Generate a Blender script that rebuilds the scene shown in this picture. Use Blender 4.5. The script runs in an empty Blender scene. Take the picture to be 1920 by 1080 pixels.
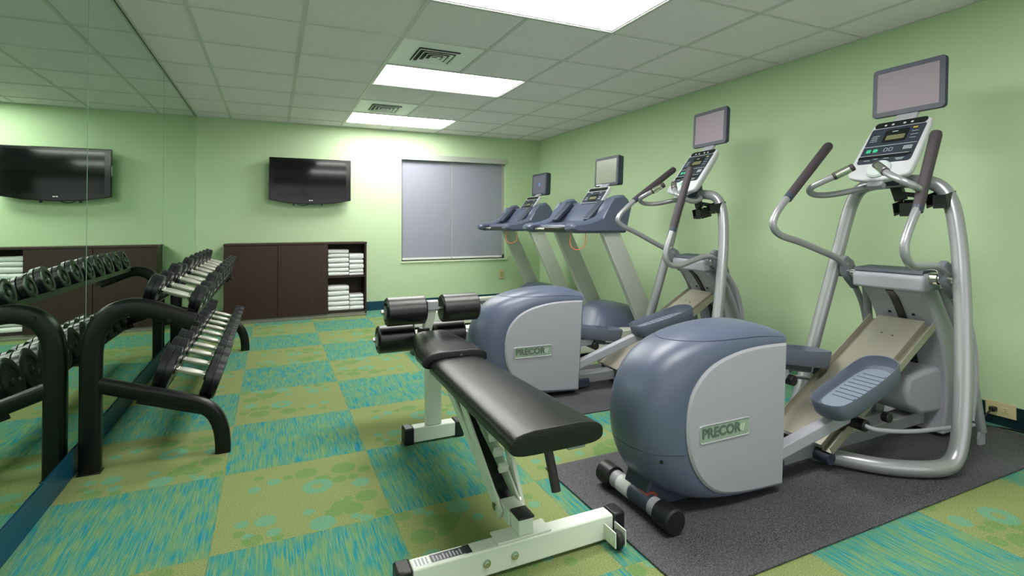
import bpy, bmesh, math, random
from mathutils import Vector, Matrix, Quaternion
random.seed(7)
PI = math.pi
scene = bpy.context.scene
COL = scene.collection

# ------------------------------------------------------------------ camera, world, exposure
cd = bpy.data.cameras.new('camera')
cam = bpy.data.objects.new('camera', cd); COL.objects.link(cam)
cd.sensor_width = 36.0
cd.lens = 18.0846
cd.shift_x = 0.00871
cd.shift_y = -0.06938
cd.clip_start = 0.05
cx_, cy_, cz_ = (0.912613, -0.408813, -0.003000), (-0.003395, -0.014915, 0.999883), (-0.408810, -0.912496, -0.014999)
cam.matrix_world = Matrix(((cx_[0], cy_[0], cz_[0], 0.7924), (cx_[1], cy_[1], cz_[1], -6.697), (cx_[2], cy_[2], cz_[2], 1.0898), (0, 0, 0, 1)))
scene.camera = cam
w = bpy.data.worlds.new('world'); scene.world = w; w.use_nodes = True
w.node_tree.nodes['Background'].inputs[0].default_value = (1.0, 0.985, 0.98, 1)
w.node_tree.nodes['Background'].inputs[1].default_value = 1.45
scene.view_settings.view_transform = 'Standard'
scene.view_settings.look = 'None'
scene.view_settings.gamma = 1.0
scene.view_settings.exposure = 0.14
scene.view_settings.use_curve_mapping = False
LIGHT_STRENGTH = 19.5
pl = bpy.data.lights.new('added_window_portal', 'AREA'); pl.shape = 'RECTANGLE'; pl.size = 3.8; pl.size_y = 1.9; pl.cycles.is_portal = True
po = bpy.data.objects.new('added_window_portal', pl); COL.objects.link(po); po.location = (2.19, -8.24, 1.25); po.rotation_euler = (-math.pi / 2, 0, 0)  # portal for the added front window that brings in fill light

# ------------------------------------------------------------------ helpers
def srgb(r, g, b):
    f = lambda c: (c / 255) / 12.92 if c / 255 <= 0.04045 else ((c / 255 + 0.055) / 1.055) ** 2.4
    return (f(r), f(g), f(b), 1.0)

def mat(name, col, rough=0.5, metal=0.0, noise=0.0, nscale=40, bump=0.0, bscale=200, spec=0.5, coat=0.0, emit=None, estr=0.0):
    m = bpy.data.materials.new(name); m.use_nodes = True
    nt = m.node_tree; b = nt.nodes['Principled BSDF']
    b.inputs['Base Color'].default_value = col
    b.inputs['Roughness'].default_value = rough
    b.inputs['Metallic'].default_value = metal
    b.inputs['Specular IOR Level'].default_value = spec
    b.inputs['Coat Weight'].default_value = coat
    if emit:
        b.inputs['Emission Color'].default_value = emit
        b.inputs['Emission Strength'].default_value = estr
    if noise > 0 or bump > 0:
        geo = nt.nodes.new('ShaderNodeNewGeometry')
    if noise > 0:
        n = nt.nodes.new('ShaderNodeTexNoise'); n.inputs['Scale'].default_value = nscale; n.inputs['Detail'].default_value = 4
        nt.links.new(geo.outputs['Position'], n.inputs['Vector'])
        mx = nt.nodes.new('ShaderNodeMix'); mx.data_type = 'RGBA'
        mx.inputs[6].default_value = tuple(c * (1 - noise) for c in col[:3]) + (1,)
        mx.inputs[7].default_value = tuple(min(1, c * (1 + noise)) for c in col[:3]) + (1,)
        nt.links.new(n.outputs['Fac'], mx.inputs[0]); nt.links.new(mx.outputs[2], b.inputs['Base Color'])
    if bump > 0:
        n2 = nt.nodes.new('ShaderNodeTexNoise'); n2.inputs['Scale'].default_value = bscale; n2.inputs['Detail'].default_value = 3
        nt.links.new(geo.outputs['Position'], n2.inputs['Vector'])
        bp = nt.nodes.new('ShaderNodeBump'); bp.inputs['Strength'].default_value = bump; bp.inputs['Distance'].default_value = 0.004
        nt.links.new(n2.outputs['Fac'], bp.inputs['Height']); nt.links.new(bp.outputs['Normal'], b.inputs['Normal'])
    return m

def N(nt, t, **kw):
    n = nt.nodes.new(t)
    for k, v in kw.items(): setattr(n, k, v)
    return n

def build(name, bm, m, parent=None, smooth=True, bevel=0.0, seg=2, loc=None, angle=35):
    me = bpy.data.meshes.new(name)
    bmesh.ops.recalc_face_normals(bm, faces=bm.faces)
    if smooth:
        for f in bm.faces: f.smooth = True
        for e in bm.edges:
            if len(e.link_faces) == 2 and e.calc_face_angle(0) > math.radians(angle): e.smooth = False
    bm.to_mesh(me); bm.free()
    if isinstance(m, (list, tuple)):
        for q in m: me.materials.append(q)
    else: me.materials.append(m)
    o = bpy.data.objects.new(name, me); COL.objects.link(o)
    if parent: o.parent = parent
    if loc: o.location = loc
    if bevel > 0:
        md = o.modifiers.new('bevel', 'BEVEL'); md.width = bevel; md.segments = seg; md.limit_method = 'ANGLE'; md.angle_limit = math.radians(40)
        md.harden_normals = False
    return o

def thing(name, label, cat, loc=(0, 0, 0), rotz=0.0, group=None):
    o = bpy.data.objects.new(name, None); COL.objects.link(o); o.empty_display_size = 0.1
    o.location = loc; o.rotation_euler = (0, 0, rotz)
    return tag(o, label, cat, group)

def tag(o, label, cat, group=None):
    o['label'] = label; o['category'] = cat
    if group: o['group'] = group
    return o

def struct(o):
    o['kind'] = 'structure'; return o

def dup(root, loc=None, rot=None, label=None, name=None):
    r = root.copy(); COL.objects.link(r)
    if loc is not None: r.location = loc
    if rot is not None: r.rotation_euler = rot
    if label: r['label'] = label
    for ch in list(root.children):
        c = ch.copy(); COL.objects.link(c); c.parent = r
        for g in ch.children:
            d = g.copy(); COL.objects.link(d); d.parent = c
    return r

BM = bmesh.new
def box(bm, c, s, R=None):
    vs = []
    for i in (-.5, .5):
        for j in (-.5, .5):
            for k in (-.5, .5):
                v = Vector((i * s[0], j * s[1], k * s[2]))
                if R is not None: v = R @ v
                vs.append(bm.verts.new(v + Vector(c)))
    for f in ((0, 1, 3, 2), (4, 6, 7, 5), (0, 4, 5, 1), (2, 3, 7, 6), (0, 2, 6, 4), (1, 5, 7, 3)):
        bm.faces.new([vs[i] for i in f])
    return bm

def boxx(x0, x1, y0, y1, z0, z1, bm=None):
    bm = bm or BM()
    return box(bm, ((x0 + x1) / 2, (y0 + y1) / 2, (z0 + z1) / 2), (x1 - x0, y1 - y0, z1 - z0))

def catmull(pts, sub=6, closed=False):
    P = [Vector(p) for p in pts]; out = []; n = len(P)
    rng = range(n) if closed else range(n - 1)
    for i in rng:
        if closed: a, b, c, d = P[(i - 1) % n], P[i], P[(i + 1) % n], P[(i + 2) % n]
        else: a, b, c, d = P[max(i - 1, 0)], P[i], P[i + 1], P[min(i + 2, n - 1)]
        for k in range(sub):
            t = k / sub
            out.append(0.5 * ((2 * b) + (c - a) * t + (2 * a - 5 * b + 4 * c - d) * t * t + (3 * b - a - 3 * c + d) * t ** 3))
    if not closed: out.append(P[-1])
    return out

def tube(bm, pts, r, seg=12, smooth=6, closed=False, ry=None, cap=True, up=None, sq=None):
    """sweep an ellipse (or a rounded rectangle when sq is set) along pts; r may be a list at control points"""
    P = catmull(pts, smooth, closed) if smooth > 1 else [Vector(p) for p in pts]
    n = len(P)
    rings = []
    T = []
    for i in range(n):
        if closed: t = P[(i + 1) % n] - P[i - 1]
        else: t = P[min(i + 1, n - 1)] - P[max(i - 1, 0)]
        T.append(t.normalized())
    u0 = Vector(up) if up else (Vector((0, 0, 1)) if abs(T[0].z) < 0.9 else Vector((1, 0, 0)))
    u = (u0 - T[0] * u0.dot(T[0])).normalized()
    for i in range(n):
        if up: u = Vector(up)
        u = (u - T[i] * u.dot(T[i]))
        u.normalize(); v = T[i].cross(u)
        rr = r[min(int(i / (n - 1) * (len(r) - 1) + .5), len(r) - 1)] if isinstance(r, (list, tuple)) else r
        if isinstance(r, (list, tuple)):
            f = i / (n - 1) * (len(r) - 1); k = min(int(f), len(r) - 2); rr = r[k] + (r[k + 1] - r[k]) * (f - k)
        r2 = (ry if ry else rr)
        ring = []
        for k in range(seg):
            a = 2 * PI * (k + .5) / seg
            ca, sa = math.cos(a), math.sin(a)
            if sq:
                ca = math.copysign(abs(ca) ** sq, ca); sa = math.copysign(abs(sa) ** sq, sa)
            ring.append(bm.verts.new(P[i] + u * ca * rr + v * sa * r2))
        rings.append(ring)
    m = n if closed else n - 1
    for i in range(m):
        A, B = rings[i], rings[(i + 1) % n]
        for k in range(seg):
            bm.faces.new((A[k], A[(k + 1) % seg], B[(k + 1) % seg], B[k]))
    if cap and not closed:
        bm.faces.new(rings[0]); bm.faces.new(rings[-1])
    return bm

def bar(bm, p, q, wu, wv, up=(0, 0, 1)):
    """rectangular bar from p to q, wu = size along up, wv = size sideways"""
    p, q = Vector(p), Vector(q); t = (q - p).normalized(); u = Vector(up); u = (u - t * u.dot(t)).normalized(); v = t.cross(u)
    vs = []
    for b in (p, q):
        for a, c in ((-.5, -.5), (.5, -.5), (.5, .5), (-.5, .5)):
            vs.append(bm.verts.new(b + u * wu * a + v * wv * c))
    for f in ((0, 3, 2, 1), (4, 5, 6, 7), (0, 1, 5, 4), (1, 2, 6, 5), (2, 3, 7, 6), (3, 0, 4, 7)): bm.faces.new([vs[i] for i in f])
    return bm

def lathe(bm, prof, o, axis, seg=24):
    """prof: list of (t along axis, r)"""
    o = Vector(o); a = Vector(axis).normalized()
    u = a.orthogonal().normalized(); v = a.cross(u)
    rings = []
    for t, r in prof:
        if r < 1e-6: rings.append([bm.verts.new(o + a * t)])
        else: rings.append([bm.verts.new(o + a * t + (u * math.cos(2 * PI * k / seg) + v * math.sin(2 * PI * k / seg)) * r) for k in range(seg)])
    for A, B in zip(rings[:-1], rings[1:]):
        for k in range(seg):
            k2 = (k + 1) % seg
            if len(A) == 1: bm.faces.new((A[0], B[k2], B[k]))
            elif len(B) == 1: bm.faces.new((A[k], A[k2], B[0]))
            else: bm.faces.new((A[k], A[k2], B[k2], B[k]))
    if len(rings[0]) > 1: bm.faces.new(rings[0])
    if len(rings[-1]) > 1: bm.faces.new(rings[-1])
    return bm

def cyl(bm, p, q, r, seg=16, bv=0.0):
    p, q = Vector(p), Vector(q); L = (q - p).length
    pr = [(0, r - bv), (bv, r), (L - bv, r), (L, r - bv)] if bv else [(0, r), (L, r)]
    return lathe(bm, pr, p, q - p, seg)

def prism(bm, poly, a, b, M):
    """poly 2D points mapped by M(u,v,w) with w in a..b"""
    A = [bm.verts.new(M(u, v, a)) for u, v in poly]; B = [bm.verts.new(M(u, v, b)) for u, v in poly]
    n = len(poly)
    for i in range(n): bm.faces.new((A[i], A[(i + 1) % n], B[(i + 1) % n], B[i]))
    bm.faces.new(A); bm.faces.new(B)
    return bm
XZ = lambda u, v, w: Vector((u, w, v))
YZ = lambda u, v, w: Vector((w, u, v))
XY = lambda u, v, w: Vector((u, v, w))

def rrect(x0, x1, y0, y1, r, n=5):
    pts = []
    for cx, cy, a0 in ((x1 - r, y1 - r, 0), (x0 + r, y1 - r, 90), (x0 + r, y0 + r, 180), (x1 - r, y0 + r, 270)):
        for k in range(n + 1):
            a = math.radians(a0 + 90 * k / n); pts.append((cx + r * math.cos(a), cy + r * math.sin(a)))
    return pts

def frame_M(o, u, v):
    o, u, v = Vector(o), Vector(u).normalized(), Vector(v).normalized(); n = u.cross(v).normalized()
    return lambda a, b, c: o + u * a + v * b + n * c

def text_mesh(name, body, size, m, parent, M, h=0.001, align='CENTER', offset=0.0, width=1.0):
    c = bpy.data.curves.new(name, 'FONT'); c.body = body; c.size = size; c.align_x = align; c.align_y = 'CENTER'
    c.extrude = h; c.offset = offset; c.resolution_u = 3
    t = bpy.data.objects.new('tmp', c); COL.objects.link(t)
    dg = bpy.context.evaluated_depsgraph_get()
    me = bpy.data.meshes.new_from_object(t.evaluated_get(dg))
    bpy.data.objects.remove(t); bpy.data.curves.remove(c)
    for v in me.vertices: v.co = M(v.co.x * width, v.co.y, v.co.z)
    me.name = name; me.materials.clear(); me.materials.append(m)
    o = bpy.data.objects.new(name, me); COL.objects.link(o); o.parent = parent
    return o

# ------------------------------------------------------------------ materials
M_wall = mat('green_wall_paint', srgb(189, 212, 171), 0.6, noise=0.03, nscale=3, bump=0.25, bscale=90)
M_white = mat('white_paint', srgb(225, 228, 222), 0.5)
M_beige = mat('beige_plastic', srgb(205, 195, 150), 0.4)
M_base = mat('teal_vinyl_baseboard', srgb(0, 62, 84), 0.4, noise=0.1)
M_tile = mat('mineral_fibre_tile', srgb(246, 236, 244), 0.9, noise=0.05, nscale=60, bump=0.5, bscale=350)
M_grid = mat('ceiling_grid_metal', srgb(212, 208, 208), 0.5)
M_lamp = mat('lamp_diffuser', (1, 1, 1, 1), 0.5, emit=(1.0, 0.985, 0.95, 1), estr=LIGHT_STRENGTH)
M_vent = mat('vent_white', srgb(250, 250, 250), 0.45)
M_ventdark = mat('vent_dark', srgb(45, 55, 50), 0.6)
M_black = mat('black_powder_coat', srgb(6, 6, 7), 0.3, spec=.4)
M_rubber = mat('black_rubber', srgb(17, 16, 19), 0.42, noise=0.15, nscale=60)
M_head = mat('rubber_dumbbell_head', srgb(26, 27, 32), 0.3, noise=0.1)
M_chrome = mat('chrome', srgb(225, 222, 214), 0.18, metal=1.0)
M_bolt = mat('zinc_bolt', srgb(120, 122, 122), 0.4, metal=0.8)
M_satin = mat('satin_steel_handle', srgb(220, 218, 208), 0.38, metal=0.75)
M_vinyl = mat('black_vinyl_upholstery', srgb(16, 14, 17), 0.27, noise=0.1, nscale=20, bump=0.25, bscale=260)
M_whitesteel = mat('white_enamel_steel', srgb(218, 226, 214), 0.35)
M_slate = mat('slate_blue_plastic', srgb(84, 92, 114), 0.34, noise=0.04, nscale=200, bump=0.12, bscale=500)
M_slate2 = mat('grey_cover_plastic', srgb(112, 117, 126), 0.42)
M_base2 = mat('darker_teal_baseboard', srgb(8, 36, 44), 0.4, noise=0.1)  # darker copy of the baseboard teal, right wall only
M_slated = mat('dark_slate_plastic', srgb(48, 56, 74), 0.45)
M_silverp = mat('pale_grey_plastic', srgb(158, 158, 168), 0.42, noise=0.02, nscale=200)
M_silverm = mat('silver_painted_steel', srgb(160, 161, 166), 0.3, metal=0.45)
M_ramp = mat('bare_steel_ramp', srgb(172, 168, 154), 0.34, metal=0.55, noise=0.05, nscale=15)
M_pedal = mat('grey_rubber_pedal', srgb(90, 98, 114), 0.55)
M_pedalin = mat('light_grey_pedal_tread', srgb(116, 126, 142), 0.6)
M_grip = mat('foam_grip', srgb(58, 50, 56), 0.6)
M_panel = mat('console_overlay', srgb(44, 52, 64), 0.35)
M_panelk = mat('console_black', srgb(12, 14, 18), 0.3)
M_lcd = mat('lcd_glass', srgb(112, 112, 82), 0.3)
M_line = mat('console_print', srgb(196, 206, 214), 0.5)
M_greenled = mat('green_key', srgb(60, 190, 140), 0.4)
M_yellow = mat('yellow_print', srgb(190, 160, 60), 0.5)
M_scr = mat('idle_screen_pale_reflection', srgb(140, 128, 138), 0.4, spec=0.2)  # switched-off screen, with its pale lilac reflection put into the base colour
M_lightp = mat('light_grey_console_plastic', srgb(198, 200, 206), 0.4)
M_scrd = mat('dark_screen_glass', srgb(98, 98, 112), 0.3)
M_plate = mat('grey_green_badge', srgb(142, 158, 142), 0.5)
M_letter = mat('dark_badge_letter', srgb(86, 100, 92), 0.5)
M_upright = mat('treadmill_upright_silver', srgb(196, 200, 194), 0.42, metal=0.25)
M_belt = mat('treadmill_belt', srgb(50, 50, 54), 0.7, noise=0.2, nscale=150)
M_rail = mat('deck_rail', srgb(200, 202, 192), 0.45)
M_orange = mat('orange_cord', srgb(214, 120, 60), 0.5)
M_wire = mat('black_cable', srgb(14, 14, 16), 0.4)
M_towel = mat('white_terry', srgb(246, 246, 248), 0.95, bump=0.9, bscale=300)
M_tvgloss = mat('tv_gloss_black', srgb(6, 6, 8), 0.12, spec=.4)
M_tvscr = mat('tv_screen', srgb(8, 8, 10), 0.07, spec=0.33)
M_shade = mat('roller_shade_fabric', srgb(148, 150, 164), 0.8, noise=0.03, nscale=8)
M_alu = mat('brushed_valance', srgb(190, 194, 186), 0.4, metal=0.3)
M_label = mat('white_sticker', srgb(226, 226, 226), 0.5)
M_holder = mat('dark_accessory_plastic', srgb(16, 18, 18), 0.4)
M_brick = mat('recess_dark', srgb(30, 32, 32), 0.6)

def m_wood(name, c0, c1, axis='Z'):
    m = bpy.data.materials.new(name); m.use_nodes = True; nt = m.node_tree; b = nt.nodes['Principled BSDF']
    geo = N(nt, 'ShaderNodeNewGeometry'); mp = N(nt, 'ShaderNodeMapping')
    mp.inputs['Scale'].default_value = (60, 60, 2.5)
    nt.links.new(geo.outputs['Position'], mp.inputs['Vector'])
    n = N(nt, 'ShaderNodeTexNoise'); n.inputs['Scale'].default_value = 1.0; n.inputs['Detail'].default_value = 5
    nt.links.new(mp.outputs[0], n.inputs['Vector'])
    r = N(nt, 'ShaderNodeValToRGB'); r.color_ramp.elements[0].position = .3; r.color_ramp.elements[1].position = .7
    r.color_ramp.elements[0].color = c0; r.color_ramp.elements[1].color = c1
    nt.links.new(n.outputs['Fac'], r.inputs[0]); nt.links.new(r.outputs[0], b.inputs['Base Color'])
    b.inputs['Roughness'].default_value = 0.42
    return m
M_wood = m_wood('dark_walnut_laminate', srgb(42, 22, 17), srgb(62, 35, 27))
M_woodin = mat('dark_walnut_inside', srgb(44, 28, 22), 0.6)
M_kick = mat('grey_laminate_plinth', srgb(120, 122, 108), 0.45)

def m_mirror():
    m = bpy.data.materials.new('mirror_silver'); m.use_nodes = True; b = m.node_tree.nodes['Principled BSDF']
    b.inputs['Base Color'].default_value = (0.66, 0.80, 0.68, 1); b.inputs['Metallic'].default_value = 1; b.inputs['Roughness'].default_value = 0.0
    return m
M_mirror = m_mirror()
M_medge = mat('mirror_edge', srgb(120, 160, 135), 0.2)

def m_mat():
    m = bpy.data.materials.new('speckled_rubber_mat'); m.use_nodes = True; nt = m.node_tree; b = nt.nodes['Principled BSDF']
    geo = N(nt, 'ShaderNodeNewGeometry')
    n = N(nt, 'ShaderNodeTexNoise'); n.inputs['Scale'].default_value = 260; n.inputs['Detail'].default_value = 2
    nt.links.new(geo.outputs['Position'], n.inputs['Vector'])
    r = N(nt, 'ShaderNodeValToRGB'); e = r.color_ramp.elements
    e[0].position = .40; e[0].color = srgb(38, 37, 42); e[1].position = .72; e[1].color = srgb(108, 106, 114)
    nt.links.new(n.outputs['Fac'], r.inputs[0]); nt.links.new(r.outputs[0], b.inputs['Base Color'])
    b.inputs['Roughness'].default_value = 0.62
    bp = N(nt, 'ShaderNodeBump'); bp.inputs['Strength'].default_value = .6; bp.inputs['Distance'].default_value = .002
    nt.links.new(n.outputs['Fac'], bp.inputs['Height']); nt.links.new(bp.outputs[0], b.inputs['Normal'])
    return m
M_mat = m_mat()

def mixc(nt, fac, a, b):
    mx = N(nt, 'ShaderNodeMix', data_type='RGBA')
    if hasattr(fac, 'type') and not isinstance(fac, float): nt.links.new(fac, mx.inputs[0])
    else: mx.inputs[0].default_value = fac
    for s, v in ((6, a), (7, b)):
        if isinstance(v, tuple): mx.inputs[s].default_value = v
        else: nt.links.new(v, mx.inputs[s])
    return mx.outputs[2]

def ramp(nt, src, p0, p1):
    r = N(nt, 'ShaderNodeMapRange'); r.inputs[1].default_value = p0; r.inputs[2].default_value = p1
    nt.links.new(src, r.inputs[0]); return r.outputs[0]

def noise(nt, vec, scale, detail=2, mapping=None):
    if mapping:
        mp = N(nt, 'ShaderNodeMapping'); mp.inputs['Scale'].default_value = mapping
        nt.links.new(vec, mp.inputs['Vector']); vec = mp.outputs[0]
    n = N(nt, 'ShaderNodeTexNoise'); n.inputs['Scale'].default_value = scale; n.inputs['Detail'].default_value = detail
    nt.links.new(vec, n.inputs['Vector']); return n.outputs['Fac']

def math_(nt, op, a, b=None):
    n = N(nt, 'ShaderNodeMath', operation=op)
    for i, v in enumerate((a, b)):
        if v is None: continue
        if isinstance(v, (int, float)): n.inputs[i].default_value = v
        else: nt.links.new(v, n.inputs[i])
    return n.outputs[0]

def carpet(kind):
    m = bpy.data.materials.new('carpet_' + kind); m.use_nodes = True; nt = m.node_tree; b = nt.nodes['Principled BSDF']
    b.inputs['Roughness'].default_value = 0.95; b.inputs['Specular IOR Level'].default_value = 0.1
    P = N(nt, 'ShaderNodeNewGeometry').outputs['Position']
    fine = noise(nt, P, 260, 2)
    finer = ramp(nt, fine, .35, .65)
    if kind == 'striped':
        s1 = noise(nt, P, 1, 2, (130, 6, 1)); s2 = noise(nt, P, 1, 2, (300, 9, 1)); big = noise(nt, P, 1, 1, (26, 9, 1)); s3 = noise(nt, P, 1, 1, (170, 5, 3))
        mixs = math_(nt, 'ADD', math_(nt, 'MULTIPLY', s1, .65), math_(nt, 'MULTIPLY', big, .65))
        c = mixc(nt, ramp(nt, mixs, .52, .74), srgb(100, 142, 108), srgb(40, 136, 138))
        c = mixc(nt, math_(nt, 'MULTIPLY', ramp(nt, mixs, .74, .84), 0.75), c, srgb(8, 122, 160))
        c = mixc(nt, math_(nt, 'MULTIPLY', ramp(nt, s3, .52, .60), .7), c, srgb(122, 150, 88))
        c = mixc(nt, math_(nt, 'MULTIPLY', ramp(nt, s2, .54, .66), .6), c, srgb(150, 160, 104))
        c = mixc(nt, math_(nt, 'MULTIPLY', ramp(nt, fine, .5, .7), .35), c, srgb(40, 92, 70))
    else:
        c = mixc(nt, finer, srgb(108, 122, 74), srgb(148, 158, 106))
        sep = N(nt, 'ShaderNodeSeparateXYZ'); nt.links.new(P, sep.inputs[0])
        ux = math_(nt, 'DIVIDE', sep.outputs[0], 0.6045); uy = math_(nt, 'DIVIDE', math_(nt, 'ADD', sep.outputs[1], 0.51 + 40 * 0.6045), 0.6045)
        fx, fy = math_(nt, 'FRACT', ux), math_(nt, 'FRACT', uy)
        flip = math_(nt, 'FRACT', math_(nt, 'MULTIPLY', math_(nt, 'FLOOR', math_(nt, 'MULTIPLY', math_(nt, 'ADD', math_(nt, 'FLOOR', uy), 3.0), .5)), .5))
        flip = math_(nt, 'GREATER_THAN', flip, .25)
        # alternate tiles are laid turned end for end
        gx = math_(nt, 'ABSOLUTE', math_(nt, 'SUBTRACT', fx, flip)); gy = math_(nt, 'ABSOLUTE', math_(nt, 'SUBTRACT', fy, math_(nt, 'MULTIPLY', flip, 1.0)))
        cmb = N(nt, 'ShaderNodeCombineXYZ'); nt.links.new(gx, cmb.inputs[0]); nt.links.new(gy, cmb.inputs[1])
        wob = noise(nt, P, 30, 1)
        G_ = ((0.54, 0.793, 0.075), (0.797, 0.767, 0.086), (0.419, 0.777, 0.033), (0.227, 0.844, 0.036), (0.932, 0.692, 0.047), (0.846, 0.603, 0.037), (0.888, 0.297, 0.072), (0.73, 0.231, 0.074), (0.787, 0.173, 0.065), (0.671, 0.178, 0.056), (0.949, 0.05, 0.048), (0.773, 0.313, 0.031), (0.135, 0.163, 0.033), (0.211, 0.064, 0.056), (0.345, 0.036, 0.033), (0.643, 0.656, 0.054), (0.75, 0.606, 0.051))
        T_ = ((0.327, 0.747, 0.047), (0.203, 0.681, 0.042), (0.884, 0.497, 0.06), (0.524, 0.244, 0.036), (0.595, 0.084, 0.077), (0.279, 0.249, 0.063), (0.146, 0.264, 0.039), (0.325, 0.103, 0.042), (0.843, 0.031, 0.039), (0.79, 0.082, 0.029), (0.183, 0.122, 0.027))
        def dist(cx, cy):
            v = N(nt, 'ShaderNodeVectorMath', operation='DISTANCE'); nt.links.new(cmb.outputs[0], v.inputs[0]); v.inputs[1].default_value = (cx, cy, 0)
            return v.outputs['Value']
        def blobs(L):
            m_ = None
            for cx, cy, r_ in L:
                d_ = math_(nt, 'SUBTRACT', r_, dist(cx, cy)); m_ = d_ if m_ is None else math_(nt, 'MAXIMUM', m_, d_)
            return m_
        jit = math_(nt, 'MULTIPLY', math_(nt, 'SUBTRACT', fine, .5), .022)
        c = mixc(nt, math_(nt, 'MULTIPLY', ramp(nt, math_(nt, 'ADD', blobs(G_), jit), -.003, .003), .72), c, mixc(nt, finer, srgb(84, 122, 66), srgb(112, 148, 90)))
        ringd = math_(nt, 'SUBTRACT', .032, math_(nt, 'ABSOLUTE', math_(nt, 'SUBTRACT', dist(0.601, 0.563), .068)))
        tt = math_(nt, 'MAXIMUM', blobs(T_), ringd)
        c = mixc(nt, math_(nt, 'MULTIPLY', ramp(nt, math_(nt, 'ADD', tt, jit), -.003, .003), .74), c, mixc(nt, finer, srgb(74, 138, 112), srgb(112, 170, 146)))
    nt.links.new(c, b.inputs['Base Color'])
    bp = N(nt, 'ShaderNodeBump'); bp.inputs['Strength'].default_value = .8; bp.inputs['Distance'].default_value = .004
    nt.links.new(fine, bp.inputs['Height']); nt.links.new(bp.outputs[0], b.inputs['Normal'])
    return m
M_cstripe = carpet('striped'); M_cdots = carpet('dotted')

# ------------------------------------------------------------------ room shell
W, H, YF = 4.383, 2.3236, -8.2
T = 0.6096
WT = 0.12
flo = struct(build('floor', boxx(-WT, W + WT, YF - WT, WT, -0.12, -0.008), M_brick, smooth=False))
ts = 0.6045
meS = meD = None
for i in range(8):
    for j in range(14):
        x0, x1 = i * ts, min((i + 1) * ts, W); y1 = -0.51 - (j - 1) * ts; y0 = y1 - ts
        y1 = min(y1, 0.0); y0 = max(y0, YF)
        if x1 - x0 < .02 or y1 - y0 < .02: continue
        o = build('carpet_tile', boxx(x0 + .0004, x1 - .0004, y0 + .0004, y1 - .0004, -0.008, 0.0), M_cstripe if (i + j) % 2 else M_cdots, flo, smooth=False)

cei = struct(build('ceiling', boxx(-WT, W + WT, YF - WT, WT, H + .02, H + .14), M_white, smooth=False))
xs = [0.0] + [0.3507 + T * k for k in range(7)] + [W]
ys = [0.0] + [-0.3165 - T * k for k in range(13)] + [YF]
bm = BM()
LY = [-0.3165 - 3 * T * k for k in range(4)]
for x in xs[1:-1]:
    if abs(x - xs[4]) < .01:
        e = [0.0] + [q for y in LY for q in (y, y - T)] + [YF]
        for a, b in zip(e[::2], e[1::2]): boxx(x - .012, x + .012, b, a, H - .002, H + .003, bm)
    else: boxx(x - .012, x + .012, YF, 0, H - .002, H + .003, bm)
for y in ys[1:-1]: boxx(0, W, y - .012, y + .012, H - .0025, H + .003, bm)
boxx(0, .02, YF, 0, H - .002, H + .004, bm); boxx(W - .02, W, YF, 0, H - .002, H + .004, bm)
boxx(0, W, -.02, 0, H - .0022, H + .004, bm); boxx(0, W, YF, YF + .02, H - .0022, H + .004, bm)
build('ceiling_grid', bm, M_grid, cei, smooth=False)
lights = [(2, 3, -0.3165), (2, 3, -0.3165 - 3 * T), (2, 3, -0.3165 - 6 * T), (2, 3, -0.3165 - 9 * T)]
vent_cells = {(2, -0.3165 - 1 * T), (2, -0.3165 - 4 * T)}
def is_special(i, y1):
    for a, b, yy in lights:
        if abs(y1 - yy) < .01 and i - 1 in (a, b): return True
    return any(i - 1 == c and abs(y1 - yy) < .01 for c, yy in vent_cells)
for i in range(len(xs) - 1):
    for j in range(len(ys) - 1):
        if is_special(i, ys[j]): continue
        x0, x1, y1, y0 = xs[i], xs[i + 1], ys[j], ys[j + 1]
        bm = boxx(x0 + .011, x1 - .011, y0 + .011, y1 - .011, H + .003, H + .018)
        build('ceiling_tile', bm, M_tile, cei, smooth=False, bevel=0)

# walls
win = (2.335, 3.832, 0.612, 2.022)
bm = BM()
boxx(-WT, win[0], 0, WT, -.12, H + .14, bm); boxx(win[1], W + WT, 0, WT, -.12, H + .14, bm)
boxx(win[0], win[1], 0, WT, -.12, win[2], bm); boxx(win[0], win[1], 0, WT, win[3], H + .14, bm)
struct(build('wall_back', bm, M_wall, smooth=False))
struct(build('wall_left', boxx(-WT, -.008, YF - WT, 0, -.12, H + .14), M_wall, smooth=False))
struct(build('wall_right', boxx(W, W + WT, YF - WT, 0, -.12, H + .14), M_wall, smooth=False))
bm = BM()
boxx(-WT, .29, YF - WT, YF, -.12, H + .14, bm); boxx(4.09, W + WT, YF - WT, YF, -.12, H + .14, bm)
boxx(.29, 4.09, YF - WT, YF, -.12, .30, bm); boxx(.29, 4.09, YF - WT, YF, 2.20, H + .14, bm)
struct(build('wall_front', bm, M_wall, smooth=False))  # unseen wall; its wide opening is added to let fill light in
bm = BM()
for x in (.31, 1.56, 2.82, 4.07): boxx(x - .02, x + .02, YF - .09, YF - .04, .30, 2.20, bm)
for z in (.32, 2.18): boxx(.29, 4.09, YF - .089, YF - .041, z - .02, z + .02, bm)
struct(build('added_front_window', bm, M_white, smooth=False))  # unseen window added to brighten the room from behind the camera
BH = 0.114
struct(build('baseboard_back', boxx(0.02, W - .008, -.008, 0, 0, BH), M_base, smooth=False))
struct(build('baseboard_left', boxx(-.008, .006, YF, 0, 0, BH), M_base, smooth=False))
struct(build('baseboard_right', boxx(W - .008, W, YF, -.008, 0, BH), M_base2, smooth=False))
struct(build('baseboard_front', boxx(0.01, W - .01, YF, YF + .008, 0, BH), M_base, smooth=False))
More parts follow.
